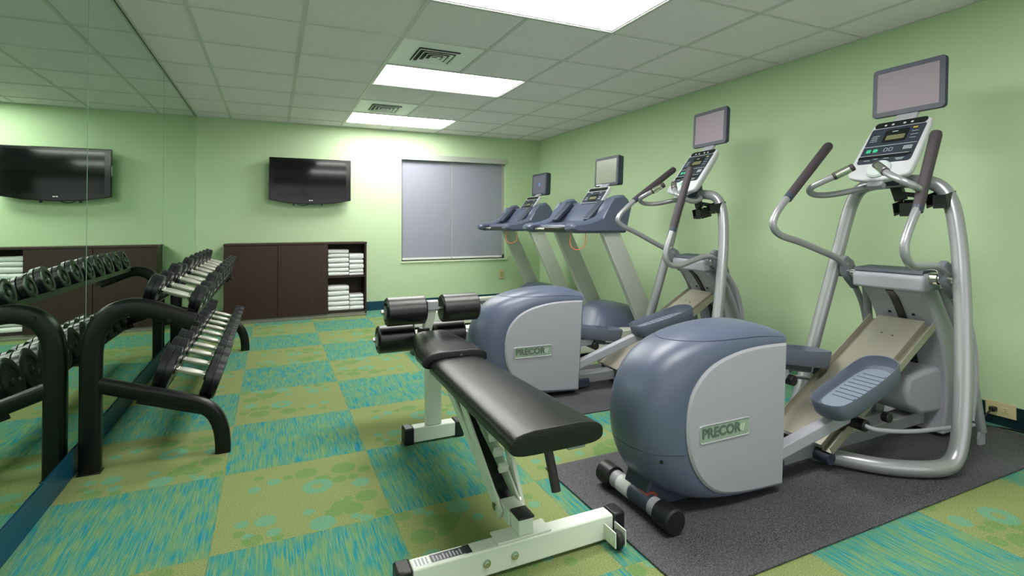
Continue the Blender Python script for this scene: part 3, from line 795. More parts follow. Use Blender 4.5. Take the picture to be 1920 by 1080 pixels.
# ------------------------------------------------------------------ elliptical trainer
def elliptical(loc, rotz, label, far=False):
    t = thing('elliptical_trainer', label, 'elliptical trainer', loc, rotz, 'elliptical trainers')
    Q = lambda x, y, z: Vector((x - 3.0, y, z))
    # --- rear flywheel housing
    Po = [(2.705, .600), (2.62, .602), (2.52, .600), (2.42, .588), (2.32, .562), (2.245, .520), (2.190, .455), (2.168, .375), (2.166, .295), (2.180, .225), (2.215, .155), (2.265, .100), (2.33, .064), (2.42, .046), (2.54, .036), (2.67, .030)]
    Qo = [(2.735, .640), (2.64, .668), (2.52, .678), (2.39, .672), (2.27, .652), (2.150, .612), (2.060, .540), (2.008, .440), (1.995, .335), (2.010, .240), (2.045, .160), (2.105, .095), (2.20, .050), (2.34, .028), (2.50, .022), (2.68, .022)]
    Pc = catmull([Vector((a, b, 0)) for a, b in Po], 3); Qc = catmull([Vector((a, b, 0)) for a, b in Qo], 3)
    HW = .155
    def surf(i, s, off=0.0):
        """i float index along outline, s in -1..1 across"""
        k = min(int(i), len(Pc) - 2); f = i - k
        P_, Q_ = Pc[k].lerp(Pc[k + 1], f), Qc[k].lerp(Qc[k + 1], f)
        a = abs(s); y = math.copysign(HW * math.sin(a * PI / 2) ** .9, s) if s else 0.0
        bl = 1 - max(0.0, 1 - math.sin(a * PI / 2) ** 2.6) ** .5
        p = Q_.lerp(P_, bl)
        c = Vector((2.48, .32, 0)); d = (p - c).normalized() * off
        return Q(p.x + d.x, y * (1 + off * 4), p.y + d.y)
    ns = 28; bm = BM(); grid = []
    for i in range(len(Pc)):
        grid.append([bm.verts.new(surf(i, -1 + 2 * j / ns)) for j in range(ns + 1)])
    for A, B_ in zip(grid[:-1], grid[1:]):
        for j in range(ns): bm.faces.new((A[j], A[j + 1], B_[j + 1], B_[j]))
    bm.faces.new([grid[i][0] for i in range(len(Pc))]); bm.faces.new([grid[i][-1] for i in range(len(Pc))])
    bm.faces.new(grid[0] + []); bm.faces.new(grid[-1] + [])
    # front closing
    f0 = [grid[0][j] for j in range(ns + 1)]; f1 = [grid[-1][j] for j in range(ns + 1)]
    for j in range(ns): bm.faces.new((f0[j], f0[j + 1], f1[j + 1], f1[j]))
    hs = build('rear_housing', bm, M_slate, t, angle=50)
    # seams as thin inlaid lines
    seam = []
    for k in range(0, 41):
        a = k / 40 * PI
        seam.append(surf(.6 + 13.2 * max(0.0, math.sin(a)) ** .6, .78 * math.cos(a), .0002))
    build('seam', tube(BM(), seam, .0016, 6, 1), M_slated, hs)
    build('lower_seam', tube(BM(), [surf(26.5, -.98 + 1.96 * k / 20, .0002) for k in range(21)], .0014, 6, 1), M_slated, hs)
    bm = BM(); p = surf(27.5, -.62); cyl(bm, p, p + Vector((-.003, -.002, 0)), .007, 10); build('screw', bm, M_panelk, hs)
    # silver side panels
    for s in (-1, 1):
        bm = BM(); n = len(Pc); ctr = Vector((2.50, .33, 0))
        A, B_, C_ = [], [], []
        for p in Pc:
            q = p.lerp(ctr, .015); q2 = p.lerp(ctr, .045)
            A.append(bm.verts.new(Q(q.x, s * (HW - .01), q.y))); B_.append(bm.verts.new(Q(q.x, s * (HW + .004), q.y))); C_.append(bm.verts.new(Q(q2.x, s * (HW + .010), q2.y)))
        for i in range(n):
            j = (i + 1) % n
            bm.faces.new((A[i], A[j], B_[j], B_[i])); bm.faces.new((B_[i], B_[j], C_[j], C_[i]))
        bm.faces.new(C_)
        sp = build('side_panel', bm, M_silverp, t, angle=25)
        M = frame_M(Q(2.353, s * (HW + .010), .302), (-s if s > 0 else 1, 0, 0) if s < 0 else (-1, 0, 0), (0, 0, 1))
        bm = BM(); rc = rrect(-.125, .125, -.031, .031, .010)
        prism(bm, rc, -.001, .0012, M); build('badge', bm, M_plate, sp, smooth=False)
        bm = BM()
        ring = rrect(-.129, .129, -.035, .035, .013); inn = rrect(-.123, .123, -.029, .029, .009)
        vo = [bm.verts.new(M(a, b, .0001)) for a, b in ring]; vm = [bm.verts.new(M((a + c) / 2, (b + d) / 2, .004)) for (a, b), (c, d) in zip(ring, inn)]; vi = [bm.verts.new(M(a, b, .001)) for a, b in inn]
        for i in range(len(vo)):
            j = (i + 1) % len(vo); bm.faces.new((vo[i], vo[j], vm[j], vm[i])); bm.faces.new((vm[i], vm[j], vi[j], vi[i]))
        build('badge_rim', bm, M_silverp, sp, angle=60)
        text_mesh('lettering', 'PRECOR', .051, M_letter, sp, lambda a, b, c, M=M: M(a - .018, b + .002, c + .0022), .0012, offset=.0012, width=1.02)
        bm = BM(); prism(bm, [(.076, -.014), (.083, -.014), (.090, .012), (.083, .012)], .001, .0026, M)
        prism(bm, [(.088, -.014), (.095, -.014), (.102, .012), (.095, .012)], .001, .0026, M); build('badge_mark', bm, mat('badge_pale', srgb(186, 200, 184), .5), sp, smooth=False)
    # rear foot
    bm = BM(); prism(bm, [(2.075, .03), (2.50, .02), (2.50, .10), (2.16, .19), (2.10, .19), (2.055, .07)], -.075, .06, lambda u, v, w_: Q(u, w_, v)); build('rear_bracket', bm, M_slated, t, smooth=False, bevel=.004)
    bm = BM(); cyl(bm, Q(2.070, -.15, .048), Q(2.070, .15, .048), .034, 20); sb = build('stabilizer_tube', bm, M_silverp, t)
    bm = BM(); cyl(bm, Q(2.070, .02, .048), Q(2.070, .09, .048), .0347, 20); build('sticker', bm, M_label, sb)
    bm = BM(); cyl(bm, Q(2.070, -.095, .048), Q(2.070, .015, .048), .0347, 20); build('dark_sleeve', bm, M_slated, sb)
    bm = BM(); cyl(bm, Q(2.078, -.08, .060), Q(2.078, -.03, .060), .030, 12); build('warning_sticker', bm, mat('red_sticker', srgb(140, 60, 40), .5), sb)
    for s in (-1, 1):
        bm = BM(); cyl(bm, Q(2.070, s * .13, .0465), Q(2.070, s * .213, .0465), .045, 24, .006); build('roller_foot', bm, M_rubber, t)
    # main beam
    bm = BM(); bar(bm, Q(2.60, -.02, .062), Q(3.86, -.02, .085), .062, .085); build('main_beam', bm, M_silverm, t, smooth=False, bevel=.005)
    bm = BM(); bar(bm, Q(2.55, 0, .036), Q(2.80, 0, .040), .058, .15); build('beam_shoe', bm, M_slated, t, smooth=False, bevel=.008)
    # ramp
    r0, r1 = Vector((3.00, 0, .085)), Vector((3.80, 0, .560))
    d = (r1 - r0).normalized(); nn = Vector((-d.z, 0, d.x)); L = (r1 - r0).length
    prof = [(-.150, .036), (-.150, 0), (-.104, 0), (-.104, .030), (.104, .030), (.104, 0), (.150, 0), (.150, .036)]
    outer = prof; inner = [(-.146, .036), (-.146, .004), (-.108, .004), (-.108, .034), (.108, .034), (.108, .004), (.146, .004), (.146, .036)]
    bm = BM(); r0q = Q(*r0)
    rows = []
    for tt in (0, L):
        rows.append(([bm.verts.new(r0q + d * tt + Vector((0, a, 0)) + nn * b) for a, b in outer], [bm.verts.new(r0q + d * tt + Vector((0, a, 0)) + nn * b) for a, b in inner]))
    (o0, i0), (o1, i1) = rows
    for k in range(7):
        bm.faces.new((o0[k], o0[k + 1], o1[k + 1], o1[k])); bm.faces.new((i0[k], i0[k + 1], i1[k + 1], i1[k]))
        bm.faces.new((o0[k], o0[k + 1], i0[k + 1], i0[k])); bm.faces.new((o1[k], o1[k + 1], i1[k + 1], i1[k]))
    for k in (0, 7): bm.faces.new((o0[k], o1[k], i1[k], i0[k]))
    rp = build('ramp', bm, M_ramp, t, smooth=False)
    bm = BM(); 
    for a in (-.06, .05):
        p = r0q + d * (L - .09 - abs(a)) + Vector((0, a * .5, 0)) + nn * .034; cyl(bm, p, p + nn * .003, .006, 10)
    build('screw', bm, M_chrome, rp)
    bm = BM(); cyl(bm, Q(3.02, -.13, .055), Q(3.02, .13, .055), .028, 16); build('ramp_hinge', bm, M_slated, t)
    # front tower
    bm = BM()
    prism(bm, [(3.682, .742), (3.69, .800), (3.72, .828), (3.80, .832), (3.90, .745), (3.97, .62), (4.03, .48), (4.07, .33), (4.085, .16), (4.08, .02), (3.86, .02), (3.905, .18), (3.90, .33), (3.865, .47), (3.80, .60), (3.735, .70)],
          -.142, .142, lambda u, v, w_: Q(u, w_, v))
    tw = build('tower_shroud', bm, M_silverp, t, bevel=.012, seg=3)
    bm = BM(); prism(bm, [(3.655, .745), (3.655, .815), (3.675, .836), (3.80, .842), (3.84, .80), (3.80, .75)], -.168, .168, lambda u, v, w_: Q(u, w_, v)); build('tower_cap', bm, M_silverp, t, bevel=.014, seg=3)
    bm = BM(); prism(bm, [(3.662, .832), (3.672, .848), (3.80, .856), (3.845, .82), (3.80, .842), (3.675, .836)], -.160, .160, lambda u, v, w_: Q(u, w_, v)); build('cap_top', bm, M_slated, t, smooth=False)
    sl = [(3.690, .742), (3.735, .697), (3.800, .597), (3.866, .470), (3.900, .33), (3.905, .19)]
    for (a, b) in zip(sl[:-1], sl[1:]):
        pass
    bm = BM(); tube(bm, [Q(a - .004, .0, b - .002) for a, b in sl], .026, 4, 4, ry=.006, up=(0, 1, 0)); build('belt_slot', bm, M_panelk, tw, smooth=False)
    bm = BM()
    for y in (-.055, .055): p = Q(3.790, y, .615); cyl(bm, p + Vector((-.006, 0, 0)), p + Vector((.01, 0, 0)), .007, 10)
    build('plug_hole', bm, M_panelk, tw)
    bm = BM(); prism(bm, [(3.63, .33), (3.80, .350), (3.93, .345), (3.94, .12), (3.72, .13), (3.64, .18), (3.615, .26)], -.115, .115, lambda u, v, w_: Q(u, w_, v)); build('lift_motor_cover', bm, M_silverp, t, bevel=.022, seg=3)
    # frame loop
    lp = [(3.02, -.02, .045), (3.10, -.13, .040), (3.20, -.245, .036), (3.32, -.325, .036), (3.42, -.358, .040), (3.475, -.368, .075), (3.515, -.368, .15), (3.55, -.362, .25), (3.59, -.350, .38), (3.635, -.332, .55),
          (3.685, -.308, .75), (3.73, -.280, .95), (3.757, -.250, 1.12), (3.765, -.222, 1.21), (3.760, -.180, 1.268), (3.750, -.110, 1.292), (3.745, 0, 1.296)]
    full = lp + [(a, -b, c) for a, b, c in reversed(lp[:-1])]
    build('frame_loop', tube(BM(), [Q(*p) for p in full], .0335, 18, 5), M_silverm, t)
    for s in (-1, 1):
        build('rear_strut', tube(BM(), [Q(3.80, s * .18, .76), Q(3.90, s * .225, .45), Q(3.965, s * .25, .06)], .021, 12, 3), M_silverm, t)
        bm = BM(); prism(bm, [(3.935, .0), (3.985, .0), (3.985, .05), (3.972, .10), (3.955, .10), (3.935, .03)], s * .25 - .006, s * .25 + .006, lambda u, v, w_: Q(u, w_, v)); build('wall_side_foot', bm, M_silverp, t, smooth=False)
    bm = BM(); cyl(bm, Q(3.724, -.290, .812), Q(3.724, .290, .812), .022, 18)
    for s in (-1, 1):
        lathe(bm, [(.168, .030), (.200, .030), (.203, .024)], Q(3.724, 0, .812), (0, s, 0), 20); lathe(bm, [(.262, .024), (.265, .030), (.290, .030)], Q(3.724, 0, .812), (0, s, 0), 20)
    build('pivot_bar', bm, M_chrome, t)
    # moving arms (they swing in opposite phase)
    A_ = {-1: [(3.700, .842), (3.640, .875), (3.56, .885), (3.45, .889), (3.385, .905), (3.352, .950), (3.358, 1.005), (3.400, 1.075), (3.470, 1.170)],
          1: [(3.705, .850), (3.64, .890), (3.50, .938), (3.35, .985), (3.215, 1.020), (3.158, 1.060), (3.160, 1.105), (3.205, 1.165), (3.290, 1.238)]}
    G_ = {-1: ((3.463, 1.160), (3.620, 1.512)), 1: ((3.284, 1.230), (3.610, 1.520))}
    if far:
        A_ = {-1: [(3.703, .842), (3.616, .860), (3.48, .828), (3.388, .803), (3.315, .808), (3.276, .845), (3.276, .900), (3.308, .985), (3.345, 1.075)],
              1: [(3.715, .858), (3.640, .895), (3.50, .962), (3.378, 1.022), (3.275, 1.066), (3.232, 1.105), (3.245, 1.148), (3.310, 1.208), (3.405, 1.282)]}
        G_ = {-1: ((3.340, 1.061), (3.483, 1.468)), 1: ((3.397, 1.276), (3.752, 1.516))}
    for s in (-1, 1):
        yy = s * .25
        ar = build('moving_arm', tube(BM(), [Q(a, s * (.232 + .018 * min(1, i / 4)), b) for i, (a, b) in enumerate(A_[s])], .0185, 14, 5), M_silverm, t)
        (a0, b0), (a1, b1) = G_[s]; p, q = Q(a0, yy, b0), Q(a1, yy, b1); L_ = (q - p).length
        bm = BM(); lathe(bm, [(0, .0190), (.0, .0225), (L_ * .5, .0235), (L_ - .02, .0245), (L_ - .005, .020), (L_, .010), (L_, 0)], p, q - p, 18); build('hand_grip', bm, M_grip, ar)
        bm = BM(); lathe(bm, [(-.03, .0205), (-.028, .0225), (0, .0225), (0, .019)], p, q - p, 18); build('grip_collar', bm, M_slated, ar)
        # hub plate
        bm = BM(); prism(bm, [(3.665, .885), (3.70, .905), (3.755, .875), (3.790, .810), (3.815, .740), (3.775, .715), (3.715, .765), (3.68, .805), (3.675, .850)], s * .232 - .016, s * .232 + .016, lambda u, v, w_: Q(u, w_, v))
        build('arm_hub', bm, M_slate2, t, bevel=.005)
        ll = build('lower_link', tube(BM(), [Q(3.785, s * .238, .745), Q(3.87, s * .243, .62), Q(3.915, s * .246, .45), Q(3.91, s * .247, .28), Q(3.87, s * .248, .13)], .016, 12, 4), M_silverp, t)
        x0_, z0_ = ((3.18, .31) if s < 0 else (2.96, .22)) if far else ((3.10, .205) if s < 0 else (3.05, .30))
        build('connecting_rod', tube(BM(), [Q(x0_, s * .215, z0_ + .018), Q(x0_ + .05, s * .240, z0_ - .005), Q(3.40, s * .262, z0_ - .045), Q(3.86, s * .264, .115)], .0095, 10, 4), M_silverp, t)
    # pedal arms and pedals
    PA = ((-1, Vector((3.17, 0, .350)), Vector((2.60, 0, .150)), 12, (3.30, .418)), (1, Vector((2.95, 0, .255)), Vector((2.60, 0, .255)), -10, (2.955, .300))) if far else \
         ((-1, Vector((3.11, 0, .246)), Vector((2.60, 0, .120)), 17, (3.130, .352)), (1, Vector((3.10, 0, .350)), Vector((2.60, 0, .330)), -11, (3.175, .412)))
    for s, pe, be, sdeg, (pcx, pcz) in PA:
        yy = s * .150
        bm = BM(); bar(bm, Q(be.x, yy - s * .035, be.z), Q(pe.x, yy, pe.z), .050, .048); pa = build('pedal_arm', bm, M_silverp, t, smooth=False, bevel=.005)
        bm = BM(); cyl(bm, Q(pe.x + .0, s * .10, pe.z - .03), Q(pe.x + .0, s * .225, pe.z - .03), .026, 18, .004); build('ramp_wheel', bm, M_rubber, pa)
        sl_ = math.radians(sdeg)
        c0 = Q(pcx, s * .175, pcz)
        u = Vector((math.cos(sl_), 0, math.sin(sl_))); v = Vector((0, 1, 0)); nz = Vector((-math.sin(sl_), 0, math.cos(sl_)))
        F_ = lambda a, b, c: c0 + u * a + v * b + nz * c
        ol = catmull([Vector((x_, y_, 0)) for x_, y_ in ((-.235, 0), (-.222, .055), (-.17, .080), (0, .088), (.14, .086), (.212, .066), (.240, .0), (.212, -.066), (.14, -.086), (0, -.088), (-.17, -.080), (-.222, -.055))], 5, True)
        bm = BM(); n = len(ol); R_ = []
        for sc_, z_ in ((.88, -.030), (.97, -.016), (1.0, .040), (.985, .046), (.955, .044), (.93, .012), (.90, .008)):
            R_.append([bm.verts.new(F_(p.x * (sc_ if sc_ > .96 or abs(p.x) < .01 else sc_ + (1 - sc_) * .4), p.y * sc_, z_ + (.014 * max(0, p.x / .24) if z_ > 0.03 else 0))) for p in ol])
        for A, B_ in zip(R_[:-1], R_[1:]):
            for k in range(n): bm.faces.new((A[k], A[(k + 1) % n], B_[(k + 1) % n], B_[k]))
        bm.faces.new(R_[0]); bm.faces.new(R_[-1])
        pd = build('pedal', bm, M_pedal, t, angle=50)
        bm = BM(); prism(bm, [(p.x * .80, p.y * .76) for p in ol], .0082, .0105, F_)
        for k in range(8): 
            h_ = .052 if k not in (0, 7) else .044
            prism(bm, [(-.10 + k * .032, -h_), (-.085 + k * .032, -h_), (-.085 + k * .032, h_), (-.10 + k * .032, h_)], .0105, .0145, F_)
        build('tread', bm, M_pedalin, pd, smooth=False)
        bm = BM(); bar(bm, F_(-.12, 0, -.045), F_(.10, 0, -.045), .034, .10, nz); build('pedal_mount', bm, M_slated, pd, smooth=False, bevel=.006)
        bm = BM(); cyl(bm, F_(.165, -.045, .052), F_(.165, .0, .052), .0, 8) if False else cyl(bm, Q(pe.x + .13, s * .215, pe.z - .01), Q(pe.x + .13, s * .245, pe.z - .01), .022, 14, .003); build('side_bushing', bm, M_rubber, pd)
    # --- console
    p0, p1 = Q(3.590, 0, 1.322), Q(3.828, 0, 1.628)
    u, v = Vector((0, -1, 0)), (p1 - p0).normalized(); Lc = (p1 - p0).length
    M = frame_M(p0, u, v)
    outl = catmull([Vector(q) for q in ((-.120, -.005, 0), (-.146, .02, 0), (-.150, .08, 0), (-.146, .20, 0), (-.138, Lc - .05, 0), (-.120, Lc - .008, 0), (0, Lc + .006, 0), (.120, Lc - .008, 0), (.138, Lc - .05, 0), (.146, .20, 0), (.150, .08, 0), (.146, .02, 0), (.120, -.005, 0), (0, -.030, 0))], 4, True)
    bm = BM(); n = len(outl); R_ = []
    for sc_, z_ in ((.86, -.050), (.97, -.030), (1.0, -.012), (1.0, -.002), (.975, .004)):
        R_.append([bm.verts.new(M(p.x * sc_, (p.y - .19) * sc_ + .19, z_)) for p in outl])
    for A, B_ in zip(R_[:-1], R_[1:]):
        for k in range(n): bm.faces.new((A[k], A[(k + 1) % n], B_[(k + 1) % n], B_[k]))
    bm.faces.new(R_[0]); bm.faces.new(R_[-1])
    co = build('console', bm, M_lightp, t, angle=60)
    bm = BM(); prism(bm, rrect(-.128, .128, .085, Lc - .045, .018), .0035, .0052, M); build('overlay', bm, M_panel, co, smooth=False)
    bm = BM(); prism(bm, rrect(-.124, .124, Lc - .046, Lc - .006, .018), .0035, .0056, M)
    prism(bm, [(-.128, .120), (.100, .120), (.118, .136), (-.128, .136)], .0052, .0080, M)
    prism(bm, rrect(-.052, .060, .228, .318, .010), .0052, .0068, M); build('black_trim', bm, M_panelk, co, smooth=False)
    bm = BM(); prism(bm, rrect(-.038, .050, .244, .276, .004), .0068, .0076, M); build('display', bm, M_lcd, co, smooth=False)
    bm = BM(); 
    for yq, a, b in ((Lc - .052, -.126, .126), (.205, -.126, .122), (.140, -.126, .105)): prism(bm, [(a, yq), (b, yq), (b, yq + .0022), (a, yq + .0022)], .0055, .0066, M)
    for xq, yq, a, b in ((-.110, .255, .030, .003), (-.110, .268, .030, .003), (-.110, .281, .036, .002), (-.112, .242, .036, .002), (.076, .285, .030, .002), (.076, .262, .034, .002), (.078, .240, .028, .002),
                         (-.095, .105, .030, .003), (-.05, .112, .020, .003), (.0, .112, .024, .003), (.055, .105, .040, .003), (.062, .096, .030, .003), (-.02, .300, .028, .004)):
        prism(bm, [(xq, yq), (xq + a, yq), (xq + a, yq + b), (xq, yq + b)], .0068, .0074, M)
    for k in range(6): prism(bm, [(.070 + k * .007, .165), (.073 + k * .007, .165), (.073 + k * .007, .190), (.070 + k * .007, .190)], .0052, .006, M)
    for xq in (-.012, .012, ):
        pts = rrect(xq - .009, xq + .009, .163, .188, .008); inn = rrect(xq - .007, xq + .007, .165, .186, .006)
        a_ = [bm.verts.new(M(p[0], p[1], .0056)) for p in pts]; b_ = [bm.verts.new(M(p[0], p[1], .0056)) for p in inn]
        for k in range(len(a_)): bm.faces.new((a_[k], a_[(k + 1) % len(a_)], b_[(k + 1) % len(a_)], b_[k]))
    for xq in (-.07, -.035, .02, .055): prism(bm, rrect(xq - .006, xq + .006, Lc - .036, Lc - .024, .004, 2), .0056, .0064, M)
    build('printed_marks', bm, M_line, co, smooth=False)
    bm = BM()
    for xq in (-.095, -.062): prism(bm, rrect(xq - .011, xq + .011, .163, .186, .005, 3), .0054, .0064, M)
    prism(bm, [(-.012, .045), (.012, .040), (.004, .066)], .0190, .0200, M)
    build('green_keys', bm, M_greenled, co, smooth=False)
    bm = BM(); prism(bm, [(.074, .308), (.094, .308), (.094, .318), (.074, .318)], .0054, .0064, M); build('yellow_mark', bm, M_yellow, co, smooth=False)
    bm = BM(); lathe(bm, [(.002, .058), (.012, .056), (.018, .048), (.019, 0)], M(0, .040, 0), M(0, 0, 1) - M(0, 0, 0), 28); build('keypad_disc', bm, mat('pale_keypad', srgb(196, 206, 206), .4), co)
    bm = BM(); prism(bm, rrect(-.038, .038, -.055, -.02, .012), -.045, -.010, M); build('sensor_pod', bm, M_silverp, co, bevel=.004)
    # console support
    build('console_stem', tube(BM(), [Q(3.745, 0, 1.285), Q(3.730, 0, 1.36), Q(3.735, 0, 1.45)], .045, 14, 3, ry=.06), M_slated, t)
    # monitor
    mc = Q(3.868, 0, 1.800); tl = math.radians(4)
    u2, v2 = Vector((0, -1, 0)), Vector((math.sin(tl), 0, math.cos(tl))); M2 = frame_M(mc, u2, v2)
    bm = BM(); rr = rrect(-.173, .173, -.135, .135, .020)
    R_ = []
    for sc_, z_ in ((.80, -.050), (.96, -.036), (1.0, -.020), (1.0, -.004), (.985, .0)):
        R_.append([bm.verts.new(M2(a * sc_, b * sc_, z_)) for a, b in rr])
    for A, B_ in zip(R_[:-1], R_[1:]):
        for k in range(len(rr)): bm.faces.new((A[k], A[(k + 1) % len(rr)], B_[(k + 1) % len(rr)], B_[k]))
    bm.faces.new(R_[0]); bm.faces.new(R_[-1])
    mo = build('monitor', bm, M_slated, t, angle=50)
    bm = BM(); prism(bm, rrect(-.146, .146, -.108, .108, .003), .0002, .0012, M2); build('screen', bm, M_scr, mo, smooth=False)
    bm = BM(); bar(bm, Q(3.885, 0, 1.68), Q(3.835, 0, 1.60), .020, .10, (1, 0, 0)); build('monitor_neck', bm, M_silverp, t, smooth=False, bevel=.004)
    # fixed handles with pulse sensors
    for s in (-1, 1):
        pts = [(3.72, .05, 1.285), (3.66, .14, 1.262), (3.57, .205, 1.240), (3.49, .242, 1.236), (3.435, .246, 1.252), (3.408, .215, 1.276), (3.425, .165, 1.302), (3.455, .115, 1.330)]
        fh = build('fixed_handle', tube(BM(), [Q(a, s * b, c) for a, b, c in pts], .0165, 14, 5), M_silverm, t)
        p, q = Q(3.447, s * .128, 1.322), Q(3.500, s * .052, 1.372)
        bm = BM(); cyl(bm, p, q, .0195, 16, .004); build('pulse_grip', bm, M_grip, fh)
        pp, qq = p.lerp(q, .14), p.lerp(q, .80); bm = BM(); cyl(bm, pp, qq, .0208, 16, .001); build('sensor_sleeve', bm, M_chrome, fh)
    # accessory holders below the console
    bm = BM(); bar(bm, Q(3.77, -.20, 1.205), Q(3.74, -.02, 1.235), .024, .035); bar(bm, Q(3.745, -.03, 1.20), Q(3.745, 0, 1.30), .03, .05, (1, 0, 0)); 
    for yc, zc in ((-.060, 1.150), (-.205, 1.185)):
        x_ = 3.74
        for a, b in (((x_ - .045, yc - .04), (x_ + .045, yc - .04)), ((x_ - .045, yc + .04), (x_ + .045, yc + .04))):
            bar(bm, Q(a[0], a[1], zc), Q(b[0], b[1], zc + .02), .066, .005)
        bar(bm, Q(x_ - .045, yc - .040, zc), Q(x_ - .045, yc + .012, zc), .066, .005)
        bar(bm, Q(x_ + .045, yc - .04, zc + .02), Q(x_ + .045, yc + .04, zc + .02), .066, .005)
        bar(bm, Q(x_ - .045, yc, zc - .02), Q(x_ + .045, yc, zc), .006, .078)
    build('bottle_holder', bm, M_holder, t, smooth=False, bevel=.002)
    return t
e1 = elliptical((3.0, -5.09, MATZ), 0.0, 'nearest elliptical trainer, on the right with its grey housing in front')
e2 = elliptical((3.0 - .091, -3.761, MATZ), -.069, 'farther elliptical trainer, between the nearest one and the treadmills', True)

# ------------------------------------------------------------------ treadmills
def treadmill(loc, label, dark):
    t = thing('treadmill', label, 'treadmill', loc, 0, 'treadmills')
    Q = lambda x, y, z: Vector((x - 3.0, y, z)); MX = lambda u, v, w_: Q(u, w_, v)
    # deck
    bm = BM(); prism(bm, [(1.90, .03), (4.02, .05), (4.02, .15), (3.60, .16), (1.92, .150), (1.89, .10)], -.30, .30, MX); build('deck', bm, M_panelk, t, smooth=False, bevel=.008)
    bm = BM(); prism(bm, [(1.93, .152), (3.60, .164), (3.60, .172), (1.93, .160)], -.262, .262, MX); build('running_belt', bm, M_belt, t, smooth=False)
    for s in (-1, 1):
        bm = BM(); prism(bm, [(1.875, .045), (4.02, .045), (4.05, .12), (3.98, .175), (3.55, .205), (1.90, .195), (1.87, .17)], s * .35 - .055, s * .35 + .055, MX); build('side_rail', bm, M_rail, t, bevel=.012)
        bm = BM(); prism(bm, [(1.865, .0), (1.95, .0), (1.95, .15), (1.862, .15)], s * .35 - .057, s * .35 + .057, MX); build('rear_foot', bm, M_rubber, t, smooth=False, bevel=.004)
        bm = BM(); prism(bm, [(3.80, .0), (3.95, .0), (3.95, .06), (3.80, .06)], s * .33 - .03, s * .33 + .03, MX); build('front_foot', bm, M_rubber, t, smooth=False)
        # uprights
        bm = BM(); prism(bm, [(3.262, 1.03), (3.440, 1.03), (3.90, .10), (3.735, .06), (3.70, .12)], s * .385 - .028, s * .385 + .028, MX); build('upright', bm, M_upright, t, bevel=.006)
        # side hood and handrail
        pl = [(2.975, 1.030), (2.948, 1.050), (2.950, 1.080), (2.980, 1.100), (3.02, 1.105), (3.07, 1.109), (3.13, 1.118), (3.24, 1.156), (3.325, 1.222), (3.38, 1.290), (3.425, 1.334), (3.465, 1.338), (3.51, 1.300), (3.545, 1.235), (3.515, 1.12), (3.480, 1.018), (3.02, 1.018)]
        bm = BM(); n = len(pl); cc = Vector((3.12, 1.10, 0)); R_ = []
        inn, out = s * .315, s * .455
        for f, (sc_, off) in ((0, (.0, 0)), (.25, (.018, 0)), (.75, (.018, 0)), (1, (.0, 0))):
            pass
        def off_poly(k):
            res = []
            for i in range(n):
                a, b, c = Vector(pl[i - 1]), Vector(pl[i]), Vector(pl[(i + 1) % n])
                tdir = (c - a).normalized(); nn_ = Vector((-tdir.y, tdir.x)); ctr = Vector((3.15, 1.07))
                if nn_.dot(ctr - b) < 0: nn_ = -nn_
                res.append(b + nn_ * k)
            return res
        for yq, k in ((inn, .020), (inn + s * .018, .003), (inn + s * .04, 0), (out - s * .04, 0), (out - s * .016, .006), (out, .022)):
            R_.append([bm.verts.new(MX(p[0], p[1], yq)) for p in off_poly(k)])
        for A, B_ in zip(R_[:-1], R_[1:]):
            for k in range(n): bm.faces.new((A[k], A[(k + 1) % n], B_[(k + 1) % n], B_[k]))
        bm.faces.new(R_[0]); bm.faces.new(R_[-1])
        build('side_arm', bm, M_slate, t, angle=45)
    # dash body between the arms
    bm = BM(); prism(bm, [(3.05, 1.02), (3.49, 1.02), (3.545, 1.22), (3.46, 1.30), (3.38, 1.26), (3.27, 1.115), (3.08, 1.09)], -.33, .33, MX); build('dash_body', bm, M_slate, t, bevel=.015, seg=3)
    for s in (-1, 1):
        bm = BM(); prism(bm, [(3.22, 1.118), (3.40, 1.27), (3.36, 1.30), (3.19, 1.135)], s * .265 - .045, s * .265 + .045, MX); build('cup_recess', bm, M_slated, t, smooth=False, bevel=.01)
    bm = BM(); bar(bm, Q(3.03, -.32, 1.050), Q(3.03, .32, 1.050), .040, .05); build('crossbar', bm, M_panelk, t, bevel=.01)
    bm = BM(); bar(bm, Q(3.018, .10, 1.052), Q(3.018, .28, 1.052), .018, .052); build('pulse_sensor', bm, M_chrome, t, bevel=.008)
    # console
    p0, p1 = Q(3.300, 0, 1.125), Q(3.530, 0, 1.430)
    u, v = Vector((0, -1, 0)), (p1 - p0).normalized(); Lc = (p1 - p0).length; M = frame_M(p0, u, v)
    bm = BM(); prism(bm, rrect(-.165, .165, -.02, Lc, .022), -.030, .0, M); co = build('console', bm, M_lightp, t, bevel=.005)
    bm = BM(); prism(bm, rrect(-.150, .150, .070, Lc - .055, .008), .0002, .0022, M); build('overlay', bm, M_panel, co, smooth=False)
    bm = BM(); prism(bm, rrect(-.145, .145, Lc - .046, Lc - .010, .014), .0002, .0028, M); prism(bm, rrect(-.150, .150, .118, .134, .003), .002, .010, M)
    prism(bm, rrect(-.06, .07, .215, .295, .006), .002, .0036, M); build('black_trim', bm, M_panelk, co, smooth=False)
    bm = BM(); prism(bm, rrect(-.05, .055, .240, .270, .003), .0036, .0044, M); build('display', bm, M_lcd, co, smooth=False)
    bm = BM()
    for yq in (.140, .200, Lc - .054): prism(bm, [(-.15, yq), (.15, yq), (.15, yq + .003), (-.15, yq + .003)], .0024, .0034, M)
    for xq, yq in ((-.12, .26), (-.12, .24), (.09, .26), (.09, .24), (-.10, .095), (-.03, .095), (.05, .095), (-.1, .165), (0, .165), (.07, .165), (-.08, .31), (.06, .31)): prism(bm, [(xq, yq), (xq + .035, yq), (xq + .035, yq + .004), (xq, yq + .004)], .0024, .0034, M)
    build('printed_marks', bm, M_line, co, smooth=False)
